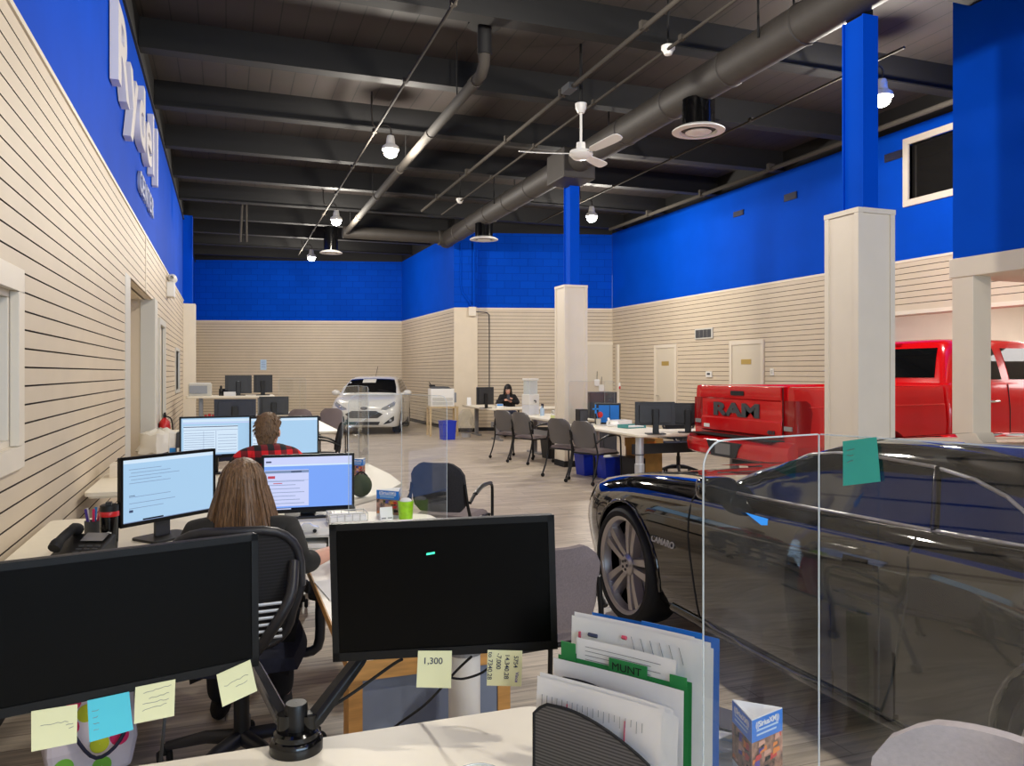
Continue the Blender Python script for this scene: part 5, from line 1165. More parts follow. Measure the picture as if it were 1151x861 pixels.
note('yellow sticky note with four columns of sideways figures on the centre dark monitor', [(548, 730), (587, 731), (586, 771), (547, 770)], pC, nC, 'note_yellow', (), .0, [('5754', .82, .14, .013, -PI/2, 'ink'), ('Vince', .86, .6, .010, -PI/2, 'ink_purple'), ('14,340.28', .57, .10, .0135, -PI/2, 'ink'), ('-7,000', .33, .08, .0135, -PI/2, 'ink'), ('to 7340.28', .09, .05, .0135, -PI/2, 'ink')])
# monitor arm
ab = PZ(333, 842, DZ0); ma = thing('monitor_arm', 'black twin monitor arm clamped to the far edge of the foreground desk', 'monitor arm', ab)
g = MB(); g.lathe([(.001, .045), (.042, .045), (.047, .04), (.048, .03), (.052, .028), (.056, .02), (.056, .0), (.001, .0)], n=32); g.build('base', 'gloss_black', ma, smooth=35)
g = MB(); g.lathe([(.001, .10), (.022, .10), (.024, .095), (.024, .04)], n=20); g.box(-.035, .035, -.01, .012, .045, .075); g.build('post', 'black_metal', ma, smooth=35)
def arm_bar(p, q, w, name, m='black_metal'):
    g = MB(); d = (q-p); T = frame_T(p, d, Vector((0, 0, 1)).cross(d)); L = d.length; secs = []
    for x, k in ((0, .8), (.02, 1), (L-.02, .85), (L, .7)): secs.append([T @ Vector((x, -w*k, -w*.55*k)), T @ Vector((x, w*k, -w*.55*k)), T @ Vector((x, w*1.0*k, w*.3*k)), T @ Vector((x, w*.6*k, w*.6*k)), T @ Vector((x, -w*.6*k, w*.6*k)), T @ Vector((x, -w*k, w*.3*k))])
    g.loft(secs); return g.build(name, m, ma, bevel=.003)
e1 = PD(283, 742, 1.82)-ab; e2 = PD(408, 735, 1.80)-ab; b1 = PD(322, 815, 1.70)-ab; b2 = PD(347, 815, 1.71)-ab
arm_bar(b1, e1, .017, 'left_arm', 'chrome_dark' if 'chrome_dark' in MATS else 'black_metal'); arm_bar(b2, e2, .022, 'right_arm')
for p in (b1, b2): g = MB(); g.lathe([(.001, -.025), (.02, -.025), (.02, .025), (.001, .025)], p, 'z', 16); g.build('joint', 'gloss_black', ma, smooth=40)
cl = lc-ab+Vector((-nL.x, -nL.y, 0))*.09; arm_bar(e1, cl, .016, 'left_arm'); cc = Vector((pc.x, pc.y, pc.z))-ab-nC*.09; arm_bar(e2, cc, .018, 'right_arm')
for p, n_ in ((cl, nL), (cc, nC)):
    g = MB(); T = frame_T(p, Vector((-n_.y, n_.x, 0)), (0, 0, 1)); g.box(-.05, .05, -.05, .05, .04 if 0 else .0, .035, T=T); g.build('mount_plate', 'black_metal', ma)
def cable(label, pts, r=.004, m='rubber', name='cable'):
    p0 = Vector(pts[0]); t = thing(name, label, 'cable', p0); g = MB(); g.tube([p-p0 for p in smooth_path(pts, 8)], r, 8); g.build('cord', m, t, smooth=60); return t
cable('black cable hanging from the centre monitor down to the monitor arm base', [PD(452, 741, 1.74), PD(440, 748, 1.75), PD(395, 780, 1.75), PD(345, 812, 1.74), PD(335, 822, 1.74)], .0035)
cable('black cable looping behind the lower edge of the centre monitor by the white leg', [PD(530, 738, 1.80), PD(512, 755, 1.82), PD(480, 790, 1.86), PD(445, 816, 1.90), PD(430, 830, 1.93)], .003)
cable('short black cable sagging across the white column leg', [PD(504, 761, 1.9), PD(520, 763, 1.9), PD(540, 757, 1.9), PD(552, 748, 1.9)], .003)
cable('grey cord hanging straight down below the left dark monitor', [PD(187, 790, 1.85), PD(184, 820, 1.86), PD(180, 862, 1.88), PD(178, 900, 1.9)], .004, 'grey_dark')
# barrier
bA = (.787, 1.19); bC = (1.09, 1.25); bD = Vector((.313, -.95)); bB = (1.09+.313*.46, 1.25-.95*.46)
barrier('large clear barrier on the right of the foreground desk with a teal note', bA, bC, bB, DZ0, 1.43)
nw = Vector((-.95, -.313, 0)); pw_ = Vector((bC[0], bC[1], 1)) + nw*.004
note('teal sticky note stuck on the large clear barrier', [(948, 496), (986, 491), (991, 541), (949, 546)], pw_, nw, 'note_teal', [(.12, .2, .35, .2), (.12, .34, .3, .34), (.12, .48, .3, .47)], .002)
df = Vector((bC[0]-bA[0], bC[1]-bA[1], 0)).normalized(); nf = Vector((df.y, -df.x, 0))
note('small blue scrap of tape on the left pane of the large barrier', [(837, 576), (862, 583), (861, 590), (854, 590)], Vector((bA[0], bA[1], 1))+nf*.004, nf, 'tape_blue', (), .001, name='tape_scrap', cat='tape')
# file sorter with papers
ts = Vector((.55, -.835, 0)).normalized(); qs = Vector((.835, .55, 0)).normalized()
FO = Vector((.615, 1.28, DZ0)); 
rk = thing('file_sorter', 'dark wire mesh file sorter holding papers on the foreground desk', 'file sorter', FO)
TS = frame_T((0, 0, 0), ts, (0, 0, 1))      # local x along sheets, y up, z toward viewer side
def arch(w, h, q, e):
    pts = [(-w, 0)]+[(-w+.03*(1-math.cos(a))*0, h*.72) for a in (0,)]
    top = [(-w+2*w*k/14, h*(.72+.28*math.sin(PI*(k/14)**.72))) for k in range(15)]; return top
def mesh_plate(q, w, h, name):
    top = [(-w, .012)] + [(-w+2*w*k/16, (h*(.80+.20*math.sin(PI*min(1, (k/16)/.66)) if k/16 < .66*1 else h*(.80-.30*((k/16-.66)/.34)**1.3)))*1 if False else h*(1-.05*(1-k/16)**2-.28*max(0, (k/16-.25)/.75)**1.7-.10*max(0, .1-k/16)/.1)) for k in range(17)] + [(w, .012)]
    g = MB(); n = len(top); g.add([TS @ Vector((x, y, -q)) for x, y in top], [tuple(range(n))]); p = g.build(name, 'rack_mesh', rk)
    e = MB(); e.tube([TS @ Vector((x, y, -q)) for x, y in top], .003, 8); e.build('rim', 'soft_black', p, smooth=60)
mesh_plate(-.012, .118, .208, 'front_plate'); mesh_plate(.055, .128, .235, 'divider'); mesh_plate(.12, .128, .2, 'divider'); mesh_plate(.19, .13, .2, 'divider')
g = MB(); g.box(-.13, .13, .002, .012, -.235, .012, T=TS); g.build('tray', 'soft_black', rk)
def sheet(label, q, x0, x1, h, m, cat='paper', name='paper_sheet', n=1, fan=.004, lean=.0, lines=None, tabs=None, y0=.014, slope=0, dx=.003, text=None, group=None, hl=None):
    """upright sheets in the sorter. x along sheets, q depth"""
    t = thing(name, label, cat, FO + TS @ Vector(((x0+x1)/2, y0, -q))); c = TS @ Vector(((x0+x1)/2, y0, -q)); 
    for k in range(n):
        g = MB(); o = k*fan; hx = h - .0025*k + (.009 if k % 3 == 1 else 0); a0, a1 = x0+dx*(k % 3), x1+.0032*k; rows = []
        for j in range(5):
            v = j/4; rows.append([TS @ Vector((a0+(a1-a0)*i/6, y0+(hx+slope*(i/6))*v*1.0, -q-o-lean*v*v-.004*math.sin(i/6*PI)*v)) - c for i in range(7)])
        g.loft(rows, ring=False); g.loft([[p+qs*.0007 for p in r] for r in rows], ring=False); g.build('sheet' if n > 1 else 'sheet', m, t, smooth=60)
    P = lambda x, y, d=.0012: TS @ Vector((x, y, -q-lean*((y-y0)/h)**2-.0025*math.sin(PI*(x-x0)/(x1-x0))*((y-y0)/h)+d)) - c
    if lines:
        for (mm, L) in lines:
            g = MB()
            for (xa, ya, xb, yb, r) in L: g.tube([P(xa, ya), P((xa+xb)/2, (ya+yb)/2), P(xb, yb)], r, 4)
            g.build('printing', mm, t)
    if tabs:
        for (xa, xb, hh, mm) in tabs: g = MB(); g.box(xa, xb, y0+h-.012, y0+h+hh, -q-lean-.001, -q-lean+.0005, T=Matrix.Translation(-c) @ TS); g.build('tab', mm, t)
    if text:
        for (tx, x, y, size, mm) in text: T = Matrix.Translation(-c) @ TS @ Matrix.Translation((x, y, -q-lean+.002)); text_mb(tx, size, .0001, T, bold=.0, sx=1.1).build('lettering', mm, t)
    return t
B_ = -.006
L1 = [(-.115+.011*k, .205, -.115+.011*k, .185+.004*(k % 3), .0006) for k in range(20)]
LR = [(-.06, .2, -.06, .16, .0012), (.06, .2, .06, .165, .0012)]
sheet('thick stack of printed white sheets at the front of the file sorter', .004, -.128, .130, .222, 'paper', 'papers', 'paper_stack', 7, .004, .01, [('ink_faint', L1), ('ink_red', LR)])
rows = [(-.10, .215-.011*k, -.01-.02*(k % 3), .215-.011*k, .0007) for k in range(3)]+[(0.0, .215-.009*k, .1, .215-.009*k, .0007) for k in range(9)]
sheet('white printed form standing in front of the green folder', .075, -.135, .140, .236, 'paper', lines=[('ink_faint', rows)], lean=.004, name='paper_form')
sheet('green file folder with a handwritten name on its tab, in the sorter', .092, -.135, .142, .238, 'green_folder', 'folder', 'file_folder', 2, .006, .004, tabs=[(-.02, .06, .018, 'green_folder'), (-.128, -.095, .028, 'green_folder'), (.105, .138, .015, 'green_folder')], text=[('MUNT', .018, .256, .02, 'soft_black')])
rows = [(-.075, .278-.008*k, .085-.02*(k % 2), .278-.008*k, .0006) for k in range(6)]
sheet('short white typed page sticking up out of the green folder', .097, -.095, .115, .278, 'paper', lines=[('ink_faint', rows)], lean=.004, name='typed_page')
sheet('loose stack of white papers with red print behind the green folder', .14, -.135, .125, .303, 'paper', 'papers', 'paper_stack', 9, .005, .006, [('ink_red', [(-.115, .288, -.115, .273, .003), (-.02, .295, -.01, .295, .004)]), ('ink', [(-.095, .286, -.075, .286, .004)]), ('ink_faint', [(.0+.02*k, .30, .01+.02*k, .27, .0006) for k in range(6)])])
sheet('tall bright blue folder at the back of the file sorter', .205, -.135, .145, .285, 'blue_folder', 'folder', 'file_folder', 2, .012, .004, tabs=[(-.01, .12, .014, 'blue_folder')], y0=.014)
# papers pile behind sorter
pp = PZ(806, 840, DZ0); t = thing('paper_pile', 'untidy pile of white papers on the desk behind the blue folder', 'papers', (pp.x, pp.y, DZ0))
for k in range(9):
    a = random.uniform(-.35, .35); g = MB(); T = rz(a+.4, (random.uniform(-.012, .012), random.uniform(-.01, .02), .001+k*.008)); rows = [[T @ Vector((-.055+.11*i/4, -.07+.14*j/4, .004*math.sin(i+k)+.003*math.cos(j*1.3+k))) for i in range(5)] for j in range(5)]; g.loft(rows, ring=False); g.loft([[p+Vector((0, 0, .0012)) for p in r] for r in rows], ring=False); g.build('sheet', ('paper', 'paper', 'pale_blue')[k % 3] if k < 8 else 'navy', t, smooth=60)
# triangular promo card
def promo_card(label, loc, a, s=.085, h=.15, group='three-sided blue promo cards', full=True):
    t = thing('promo_card', label, 'card', loc, a, group); R3 = s/math.sqrt(3); P = [Vector((R3*math.cos(math.radians(-90+120*k)), R3*math.sin(math.radians(-90+120*k)), 0)) for k in range(3)]
    g = MB(); top = [p*.55+Vector((0, 0, -.012)) for p in P]
    g.add([p+Vector((0, 0, h)) for p in P]+[Vector((0, 0, h-.018))], [(0, 1, 3), (1, 2, 3), (2, 0, 3)]); g.build('top_fold', 'white', t)
    for k in range(3):
        A, B = P[k], P[(k+1) % 3]; T = frame_T(A, B-A, (0, 0, 1)); g = MB(); g.quad(*[T @ Vector(q) for q in ((0, 0, 0), (s, 0, 0), (s, h, 0), (0, h, 0))]); g.mi = 1
        g.quad(*[T @ Vector(q) for q in ((0, h*.66, .0004), (s, h*.66, .0004), (s, h*.985, .0004), (0, h*.985, .0004))]); g.mi = 2; g.quad(*[T @ Vector(q) for q in ((0, h*.1, .0004), (s, h*.1, .0004), (s, h*.66, .0004), (0, h*.66, .0004))])
        rr = random.Random(k)
        for j in range(16):
            g.mi = 3+j % 5; x0, y0 = rr.uniform(0, s*.8), rr.uniform(h*.12, h*.58); w_, h_ = rr.uniform(.1, .25)*s, rr.uniform(.05, .12)*h; z_ = .0006+.0001*j
            g.quad(*[T @ Vector(q) for q in ((x0, y0, z_), (min(x0+w_, s), y0+.004, z_), (min(x0+w_*.9, s), min(y0+h_, h*.66), z_), (x0+.002, min(y0+h_, h*.66), z_))])
        p = g.build('face', ['white', 'card_blue', 'photo_mix', 'orange', 'soft_black', 'skin', 'ink_purple', 'red'], t)
        if full:
            text_mb('((SiriusXM))', s*.155, .0002, T @ Matrix.Translation((s/2, h*.895, .0009)), bold=.0004).build('lettering', 'white', p)
            g = MB()
            for q in range(2): g.box(s*.15, s*(.85-.06*q), h*(.80-.065*q), h*(.825-.065*q), .0006, .001, T=T)
            g.build('small_print', 'pale_blue', p)
    return t
k0 = PZ(849, 872, DZ0); promo_card('three-sided blue promo card standing right of the blue folder, nearest one', (k0.x, k0.y, DZ0), math.atan2(-k0.x, k0.y)-.12, .098, .135)
# cup lid
cpt = PZ(538, 872, DZ0+.1); t = thing('drinking_cup', 'clear plastic cup whose rim shows at the bottom edge, on the foreground desk', 'cup', (cpt.x, cpt.y, DZ0)); g = MB(); g.lathe([(.001, .001), (.03, .001), (.042, .1)], n=32); g.build('cup_body', 'acrylic_dusty', t, smooth=True); g = MB(); g.tube([(.042*math.cos(a), .042*math.sin(a), .1) for a in np.linspace(0, 2*PI, 33)], .0022, 6); g.build('rim', 'clear_edge', t, smooth=True)
# ================================================================== SECOND STATION (long haired person)
wd = desk('white corner desk of the long-haired person', [(-.90, 3.75), (-.90, 4.95), (.58, 4.95), (.62, 4.72), (.86, 4.6), (1.1, 4.42), (1.14, 3.86), (.86, 3.8), (.3, 3.78)], DZ0, [(-.7, 4.4), (.9, 4.3)])
rt = thing('desk_return', 'wood-edged white side table with a grey panel, right of the long-haired person', 'desk', (.58, 3.0, 0))
g = MB(); g.rbox(-.25, .24, -.72, .72, .70, .728, r=.01); g.build('top', 'desk_white', rt); g = MB(); g.box(-.255, .245, -.735, -.72, .672, .728); g.box(-.255, -.25, -.72, .72, .695, .728); g.build('edge_band', 'wood_edge', rt)
g = MB(); g.box(-.25, -.21, -.72, -.62, 0, .67); g.build('side_panel', 'wood_edge', rt); g = MB(); g.box(.2, .24, -.72, -.62, 0, .67); g.build('side_panel', 'wood_edge', rt)
g = MB(); g.box(-.21, .2, -.715, -.70, .02, .67); g.build('front_panel', 'panel_grey', rt)
q = PD(522, 770, 2.24); lgp = thing('column_leg', 'white round column leg standing behind the centre dark monitor', 'leg', (q.x, q.y, 0)); g = MB(); g.lathe([(.055, .02), (.055, .28), (.045, .29), (.045, .76)], n=24); g.build('tube', 'white_plastic', lgp, smooth=35); g = MB(); g.lathe([(.001, .025), (.12, .025), (.13, 0)], n=24); g.build('foot', 'grey_metal', lgp); g = MB(); g.lathe([(.001, .775), (.05, .775), (.05, .76)], n=24); g.build('top_plate', 'grey_metal', lgp)
a0, a1 = PD(137, 563, 3.65), PD(240, 548, 4.10); d_ = (a1-a0); mid = (a0+a1)/2
monitor('lit monitor with pale blue message window beside the wall, left of the long-haired person', (mid.x, mid.y, DZ0), math.atan2(d_.y, d_.x), .535, .325, .255, 'mail')
mr = PD(347, 543, 4.45); monitor('lit monitor with white document on blue, right of the long-haired person', (mr.x, mr.y, DZ0), math.atan2(-mr.x, mr.y)*.6, .505, .325, mr.z-DZ0, 'doc')
barrier('clear barrier beside the green cup on the long-haired person\'s desk', (bA[0]+OFF.x, bA[1]+OFF.y), (bC[0]+OFF.x, bC[1]+OFF.y), (bB[0]+OFF.x, bB[1]+OFF.y), DZ0, 1.43)
office_chair('black mesh office chair with the long-haired person sitting in it', (.06, 3.29, 0), -.12, .985)
pw, Th = seated('person with long straight brown hair and dark jacket, seen from behind in mesh chair', (.065, 3.33, 0), -.1, 'jacket', 'black_knit', {1: ((.225, -.12, .80), (.36, .10, .80), (.5, .8, -.05), (0, .1, 1)), -1: ((-.26, .06, .74), (-.14, .30, .78), (.2, 1, 0), (0, 0, 1))}, head_yaw=-.1, head_pitch=-.05, hair='hair_brown', seat=.46, sh=.17, hz=.505, sleeve=.4)
long_hair(pw, Th, 'hair_brown', .20, .055)
# items on that desk
ph = PZ(92, 622, DZ0+.02); t = thing('desk_phone', 'black desk telephone by the left wall beside the black tumbler', 'telephone', (ph.x, ph.y, DZ0), -.35)
g = MB(); T = Matrix.Rotation(.35, 4, 'X'); g.loft([[(-.1, -.1, 0), (.1, -.1, 0), (.1, .1, 0), (-.1, .1, 0)], [(-.1, -.1, .02), (.1, -.1, .02), (.1, .1, .09), (-.1, .1, .09)]]); g.build('base', 'black', t, bevel=.008)
g = MB(); g.tube(smooth_path([(-.07, -.09, .06), (-.07, -.05, .085), (-.07, .05, .115), (-.07, .1, .105)], 4), [.026]*4+[.02]*5+[.026]*4, 10); g.build('handset', 'soft_black', t, smooth=60)
g = MB(); g.quad((-.02, .02, .0705), (.08, .02, .0705), (.08, .085, .0935), (-.02, .085, .0935)); g.build('display', 'grey_metal', t)
for i in range(3):
    for j in range(4): g = MB(); x = -.01+.035*i; y = -.085+.024*j; z = .02+(y+.1)*.35; g.rbox(x, x+.024, y, y+.015, z, z+.006, r=.004); g.build('key', 'grey_dark', t)
tu = PZ(123, 618, DZ0); t = thing('tumbler', 'tall black tumbler with a red band and white shield badge', 'tumbler', tu); g = MB(); g.lathe([(.001, 0), (.034, 0), (.038, .06), (.040, .165), (.001, .165)], n=28); g.build('cup', 'gloss_black', t, smooth=40); g = MB(); g.lathe([(.041, .155), (.042, .16), (.042, .175), (.04, .178)], n=28); g.build('band', 'red', t, smooth=40); g = MB(); g.lathe([(.040, .178), (.040, .205), (.03, .21), (.001, .21)], n=28); g.box(-.012, .012, -.035, 0, .205, .222); g.build('lid', 'black', t, smooth=40)
g = MB(); sh_ = [(-.012, .085), (0, .09), (.012, .085), (.012, .06), (0, .04), (-.012, .06)]; A = math.atan2(tu.x, tu.y); g.prism(sh_, -.043, -.037, 'y', T=Matrix.Rotation(-A-.1, 4, 'Z')); g.build('badge', 'white', t)
pcu = PZ(104, 606, DZ0); pcu.z = DZ0; t = thing('pen_cup', 'small pen cup with coloured markers behind the desk telephone', 'pen cup', pcu); g = MB(); g.lathe([(.001, 0), (.036, 0), (.036, .09), (.032, .09), (.032, .005)], n=20); g.build('cup', 'grey_dark', t)
for k, mm in enumerate(('ink_red', 'tape_blue', 'white', 'ink_purple', 'pink')): an = k*1.25; g = MB(); g.tube([(.01*math.cos(an), .01*math.sin(an), .01), (.034*math.cos(an), .034*math.sin(an), .15)], .006, 8); g.build('marker', mm, t)
pz = PZ(190, 604, DZ0); t = thing('paper_sheet', 'white sheet lying in front of the left lit monitor', 'paper', pz, .4); g = MB(); g.box(-.1, .1, -.05, .05, .001, .003); g.build('sheet', 'paper', t)
pz = PZ(368, 668, .73); t = thing('paper_sheet', 'white sheet lying on the wood-edged side table', 'paper', (.40, 3.05, .729), .1); g = MB(); g.box(-.06, .1, -.14, .14, .001, .003); g.build('sheet', 'paper', t)
pz = PZ(346, 615, DZ0); t = thing('paper_tray', 'white paper tray by the long-haired person\'s sleeve carrying a toy car', 'tray', (pz.x, pz.y, DZ0), -.2)
g = MB(); g.box(-.11, .11, -.08, .08, 0, .01); g.box(-.11, -.1, -.08, .08, 0, .07); g.box(.1, .11, -.08, .08, 0, .07); g.box(-.11, .11, -.08, .08, .06, .07); g.box(-.1, .1, .07, .08, 0, .06); g.build('tray_body', 'trim_grey', t); g = MB(); g.box(-.09, .09, -.075, .06, .011, .03); g.build('papers', 'paper', t)
t2 = thing('toy_car', 'small white toy car parked on top of the white paper tray', 'toy car', (pz.x, pz.y-.01, DZ0+.071), -.1); g = MB(); secs = [[(x, -w, .012), (x, w, .012), (x, w*.95, hh), (x, -w*.95, hh)] for x, w, hh in ((-.05, .014, .022), (-.046, .019, .027), (-.02, .02, .03), (.02, .02, .03), (.046, .019, .025), (.05, .014, .02))]; g.loft(secs); g.loft([[(x, -w, .027), (x, w, .027), (x, w*.8, hh), (x, -w*.8, hh)] for x, w, hh in ((-.032, .017, .029), (-.02, .017, .042), (.008, .017, .042), (.024, .017, .029))]); g.build('shell', 'white_paint', t2, bevel=.003)
for x in (-.03, .03):
    for s in (-1, 1): g = MB(); g.lathe([(.001, s*.005), (.009, s*.004), (.009, -s*.004)], (x, s*.018, .009), 'y', 14); g.build('wheel', 'rubber', t2)
wp = PZ(390, 588, DZ0); t = thing('wire_tray', 'white wire document tray under the right lit monitor', 'tray', (wp.x, wp.y, DZ0)); 
g = MB()
for z in (.02, .06): g.tube([(-.1, -.07, z), (.1, -.07, z), (.1, .07, z), (-.1, .07, z), (-.1, -.07, z)], .003, 6)
for x in np.linspace(-.1, .1, 6): g.tube([(x, -.07, .06), (x, -.07, .0), (x, .07, .0), (x, .07, .06)], .002, 5)
g.build('wire_frame', 'trim_grey', t); g = MB(); g.box(-.095, .095, -.065, .065, .004, .045); g.build('papers', 'paper', t)
gc = PZ(456, 586, DZ0); t = thing('drink_cup', 'bright green plastic cup on the long-haired person\'s desk', 'cup', gc); g = MB(); g.lathe([(.001, 0), (.036, 0), (.043, .11), (.038, .112), (.033, .01)], n=24); g.build('cup', 'lime', t, smooth=40); g = MB(); g.ball((0, 0, .112), .034, 6, (1, 1, .5)); g.build('tissue', 'paper', t, smooth=True)
kc = PZ(441, 582, DZ0); promo_card('three-sided blue promo card standing beside the bright green cup', (kc.x+.01, kc.y+.06, DZ0), .25, .15, .15)
nc = PZ(438, 585, DZ0); t = thing('desk_calendar', 'small white desk calendar left of the bright green cup', 'calendar', (nc.x-.02, nc.y+.0, DZ0), .1); g = MB(); g.prism([(-.02, 0), (.02, 0), (0, .075)], -.035, .035, 'x'); g.build('stand', 'white', t); g = MB()
for k in range(2): g.box(-.03+.034*k, -.004+.034*k, -.0165, -.0155, .012, .02)
g.build('printing', 'ink_faint', t)
pb = PD(100, 845, 3.1); t = thing('polka_dot_bag', 'white bag with pink and green dots on the floor below the cyan note', 'bag', (pb.x, pb.y, 0), .3)
g = MB(); g.loft([[(-.14, -.08, 0), (.14, -.08, 0), (.14, .08, 0), (-.14, .08, 0)], [(-.16, -.1, .12), (.16, -.1, .12), (.16, .1, .12), (-.16, .1, .12)], [(-.15, -.06, .34), (.15, -.06, .34), (.15, .06, .34), (-.15, .06, .34)]]); g.build('bag_body', 'bag_white', t, bevel=.02)
for k, (x, z, mm) in enumerate(((-.07, .30, 'pink'), (-.08, .21, 'pink'), (.07, .27, 'pink'), (.09, .14, 'pink'), (.02, .13, 'lime_dot'), (-.02, .25, 'lime_dot'), (-.1, .07, 'green_dot'), (.03, .04, 'green_dot'))):
    g = MB(); yy = -.102+(.04*(z-.12)/.22 if z > .12 else .02*(.12-z)/.12); g.lathe([(.001, 0), (.034, 0), (.034, .004)], (x, yy-.004, z), 'y', 18); g.build('dot', mm, t)
for s in (-1, 1): g = MB(); g.tube(smooth_path([(-.1, s*.07, .33), (-.08, s*.12, .22), (0, s*.15, .1), (.1, s*.13, .16), (.12, s*.07, .33)], 5), .007, 6); g.build('strap', 'navy', t, smooth=60)
t = thing('computer_tower', 'black computer tower on the floor under the long-haired person\'s desk', 'computer', (-.42, 4.2, 0), .1); g = MB(); g.rbox(-.09, .09, -.2, .2, .01, .40, r=.01); g.build('case', 'black', t); g = MB(); g.box(-.08, .08, -.205, -.2, .05, .38); g.build('front_panel', 'gloss_black', t)
# grey visitor chair behind centre monitor and two pale ones at right
vc0 = visitor_chair('grey upholstered armchair just right of the centre dark monitor', (1.25, 3.27, 0), .1, 'fabric_grey', 'visitor armchairs', seatm='fabric_grey'); vc0.scale = (1, 1, .955)
vcp = visitor_chair('pale grey armchair back at the lower right, behind the big barrier', (1.235, 1.06, 0), math.atan2(.85, -.5), 'fabric_pale', 'pale armchairs beside the foreground desk', seatm='fabric_pale'); vcp.scale = (1, 1, .90)
dup(vcp, (1.52, .49, 0), math.atan2(.85, -.5), 'pale grey armchair at the lower right corner, cut by the frame edge')
vcd = visitor_chair('dark armchair with black frame standing behind the green cup', (1.66, 6.0, 0), -.65, 'fabric_dark', 'visitor armchairs', seatm='fabric_grey')
# ================================================================== THIRD STATION (plaid shirt)
desk('white corner desk of the person in plaid shirt', [(-.90, 6.0), (-.90, 7.1), (1.2, 7.1), (1.24, 6.3), (1.22, 5.75), (1.02, 5.35), (.74, 5.02), (.60, 5.05), (.55, 5.95)], DZ0, [(-.7, 6.5), (.95, 6.5)], group=None)
m1 = PD(245, 491, 6.2); monitor('lit monitor with a table of rows, left of the plaid-shirted person', (m1.x, m1.y, DZ0), .12, .56, .325, m1.z-DZ0, 'table', 'clamp'); m2 = PD(320, 490, 6.35); monitor('lit monitor with a blank pale page behind the plaid-shirted person', (m2.x, m2.y, DZ0), .04, .54, .315, m2.z-DZ0, 'blank', 'clamp')
pm, Thm = seated('person in red and black plaid shirt with short brown hair, seen from behind', (.27, 5.66, 0), .1, 'plaid', 'jeans', {1: ((.27, .10, .76), (.14, .36, .79), (-.2, 1, 0), (0, 0, 1)), -1: ((-.27, .08, .76), (-.16, .34, .79), (.2, 1, 0), (0, 0, 1))}, head_yaw=-.35, head_pitch=-.28, lean=(.02, .08), hair='hair_short', seat=.51, sh=.19, hz=.515, fwd=.03)
short_hair(pm, Thm, 'hair_short')
office_chair('black office chair under the plaid-shirted person', (.27, 5.60, 0), .1, .86)
cm = PD(403, 440, 7.3); lm = PD(385, 440, 6.95); wm_ = PD(414, 440, 6.95); barrier('clear barrier on the plaid-shirted person\'s desk, before the white hatchback', (lm.x, lm.y), (cm.x, cm.y), (wm_.x, wm_.y), DZ0, 1.43)
kc = PD(405, 530, 6.1); promo_card('three-sided blue promo card on the plaid-shirted person\'s desk', (kc.x, kc.y, DZ0), .2, .1, .15, full=True)
bp_ = PZ(404, 562, DZ0); t = thing('soft_bag', 'dark olive rounded bag on the desk right of the document monitor', 'bag', (bp_.x+.03, bp_.y+.12, DZ0)); g = MB(); g.ball((0, 0, .075), .075, 10, (.95, .8, 1.0)); g.v = [(v[0], v[1], max(v[2], .001)) for v in g.v]; g.build('bag_body', 'olive', t, smooth=60); g = MB(); g.tube(smooth_path([(-.04, 0, .135), (0, 0, .165), (.04, 0, .135)], 4), .006, 6); g.build('handle', 'soft_black', t)
for k, (px_, lab) in enumerate(((196, 'white upright file box with blue label, left of the table monitor'), (204, 'dark upright file box right beside the white one on plaid desk'))):
    p = PD(px_, 505, 6.75); t = thing('file_box', lab, 'file box', (p.x, p.y, DZ0)); g = MB(); g.prism([(-.12, 0), (.12, 0), (.12, .30), (-.02, .30), (-.12, .2)], -.04, .04, 'x'); g.build('case', ('white_plastic', 'grey_dark')[k], t, bevel=.004); g = MB(); g.box(-.03, .03, -.125, -.12, .12, .18); g.build('spine_label', ('tape_blue', 'white')[k], t)
# bin with bag, extinguisher
bn = PD(181, 520, 9.6); bn = Vector((max(bn.x, LX+.2), bn.y, 0)); t = thing('trash_bin', 'tall grey trash bin with white plastic bag draped over its rim by the left wall', 'bin', bn)
g = MB(); g.loft([[(-.13, -.13, 0), (.13, -.13, 0), (.13, .13, 0), (-.13, .13, 0)], [(-.16, -.16, .8), (.16, -.16, .8), (.16, .16, .8), (-.16, .16, .8)]]); g.build('bin_body', 'trim_grey', t, bevel=.01); g = MB(); g.quad((-.03, -.158, .4), (.145, -.158, .4), (.15, -.163, .66), (-.03, -.163, .66)); g.build('front_panel', 'navy_dark', t)
rr = random.Random(5); secs = []
for j, (z, r) in enumerate(((.60, .25), (.70, .235), (.80, .215), (.835, .17), (.86, .07), (.862, .02))): secs.append([(r*math.cos(a)*(1+rr.uniform(-.16, .16)), r*math.sin(a)*(1+rr.uniform(-.16, .16)), z+rr.uniform(-.03, .03)) for a in np.linspace(0, 2*PI, 22, endpoint=False)])
g = MB(); g.loft(secs); g.build('plastic_bag', 'bag_clear', t, smooth=50)
fx = PX(185, 480, LX+.11); t = thing('fire_extinguisher', 'red fire extinguisher on the left wall behind the trash bin', 'fire extinguisher', (LX+.11, fx.y, .42)); g = MB(); g.lathe([(.001, 0), (.075, 0), (.08, .02), (.08, .36), (.07, .42), (.035, .46), (.02, .48)], n=24); g.build('cylinder', 'red', t, smooth=40); g = MB(); g.box(-.02, .02, -.03, .06, .48, .53); g.box(-.012, .012, -.02, .12, .53, .55); g.build('valve_handle', 'soft_black', t); g = MB(); g.tube(smooth_path([(.02, -.02, .5), (.09, -.05, .46), (.11, -.03, .3), (.09, 0, .1)], 4), .011, 8); g.build('hose', 'rubber', t); g = MB(); g.box(-.11, -.08, -.05, .05, .1, .4); g.build('wall_bracket', 'grey_dark', t)
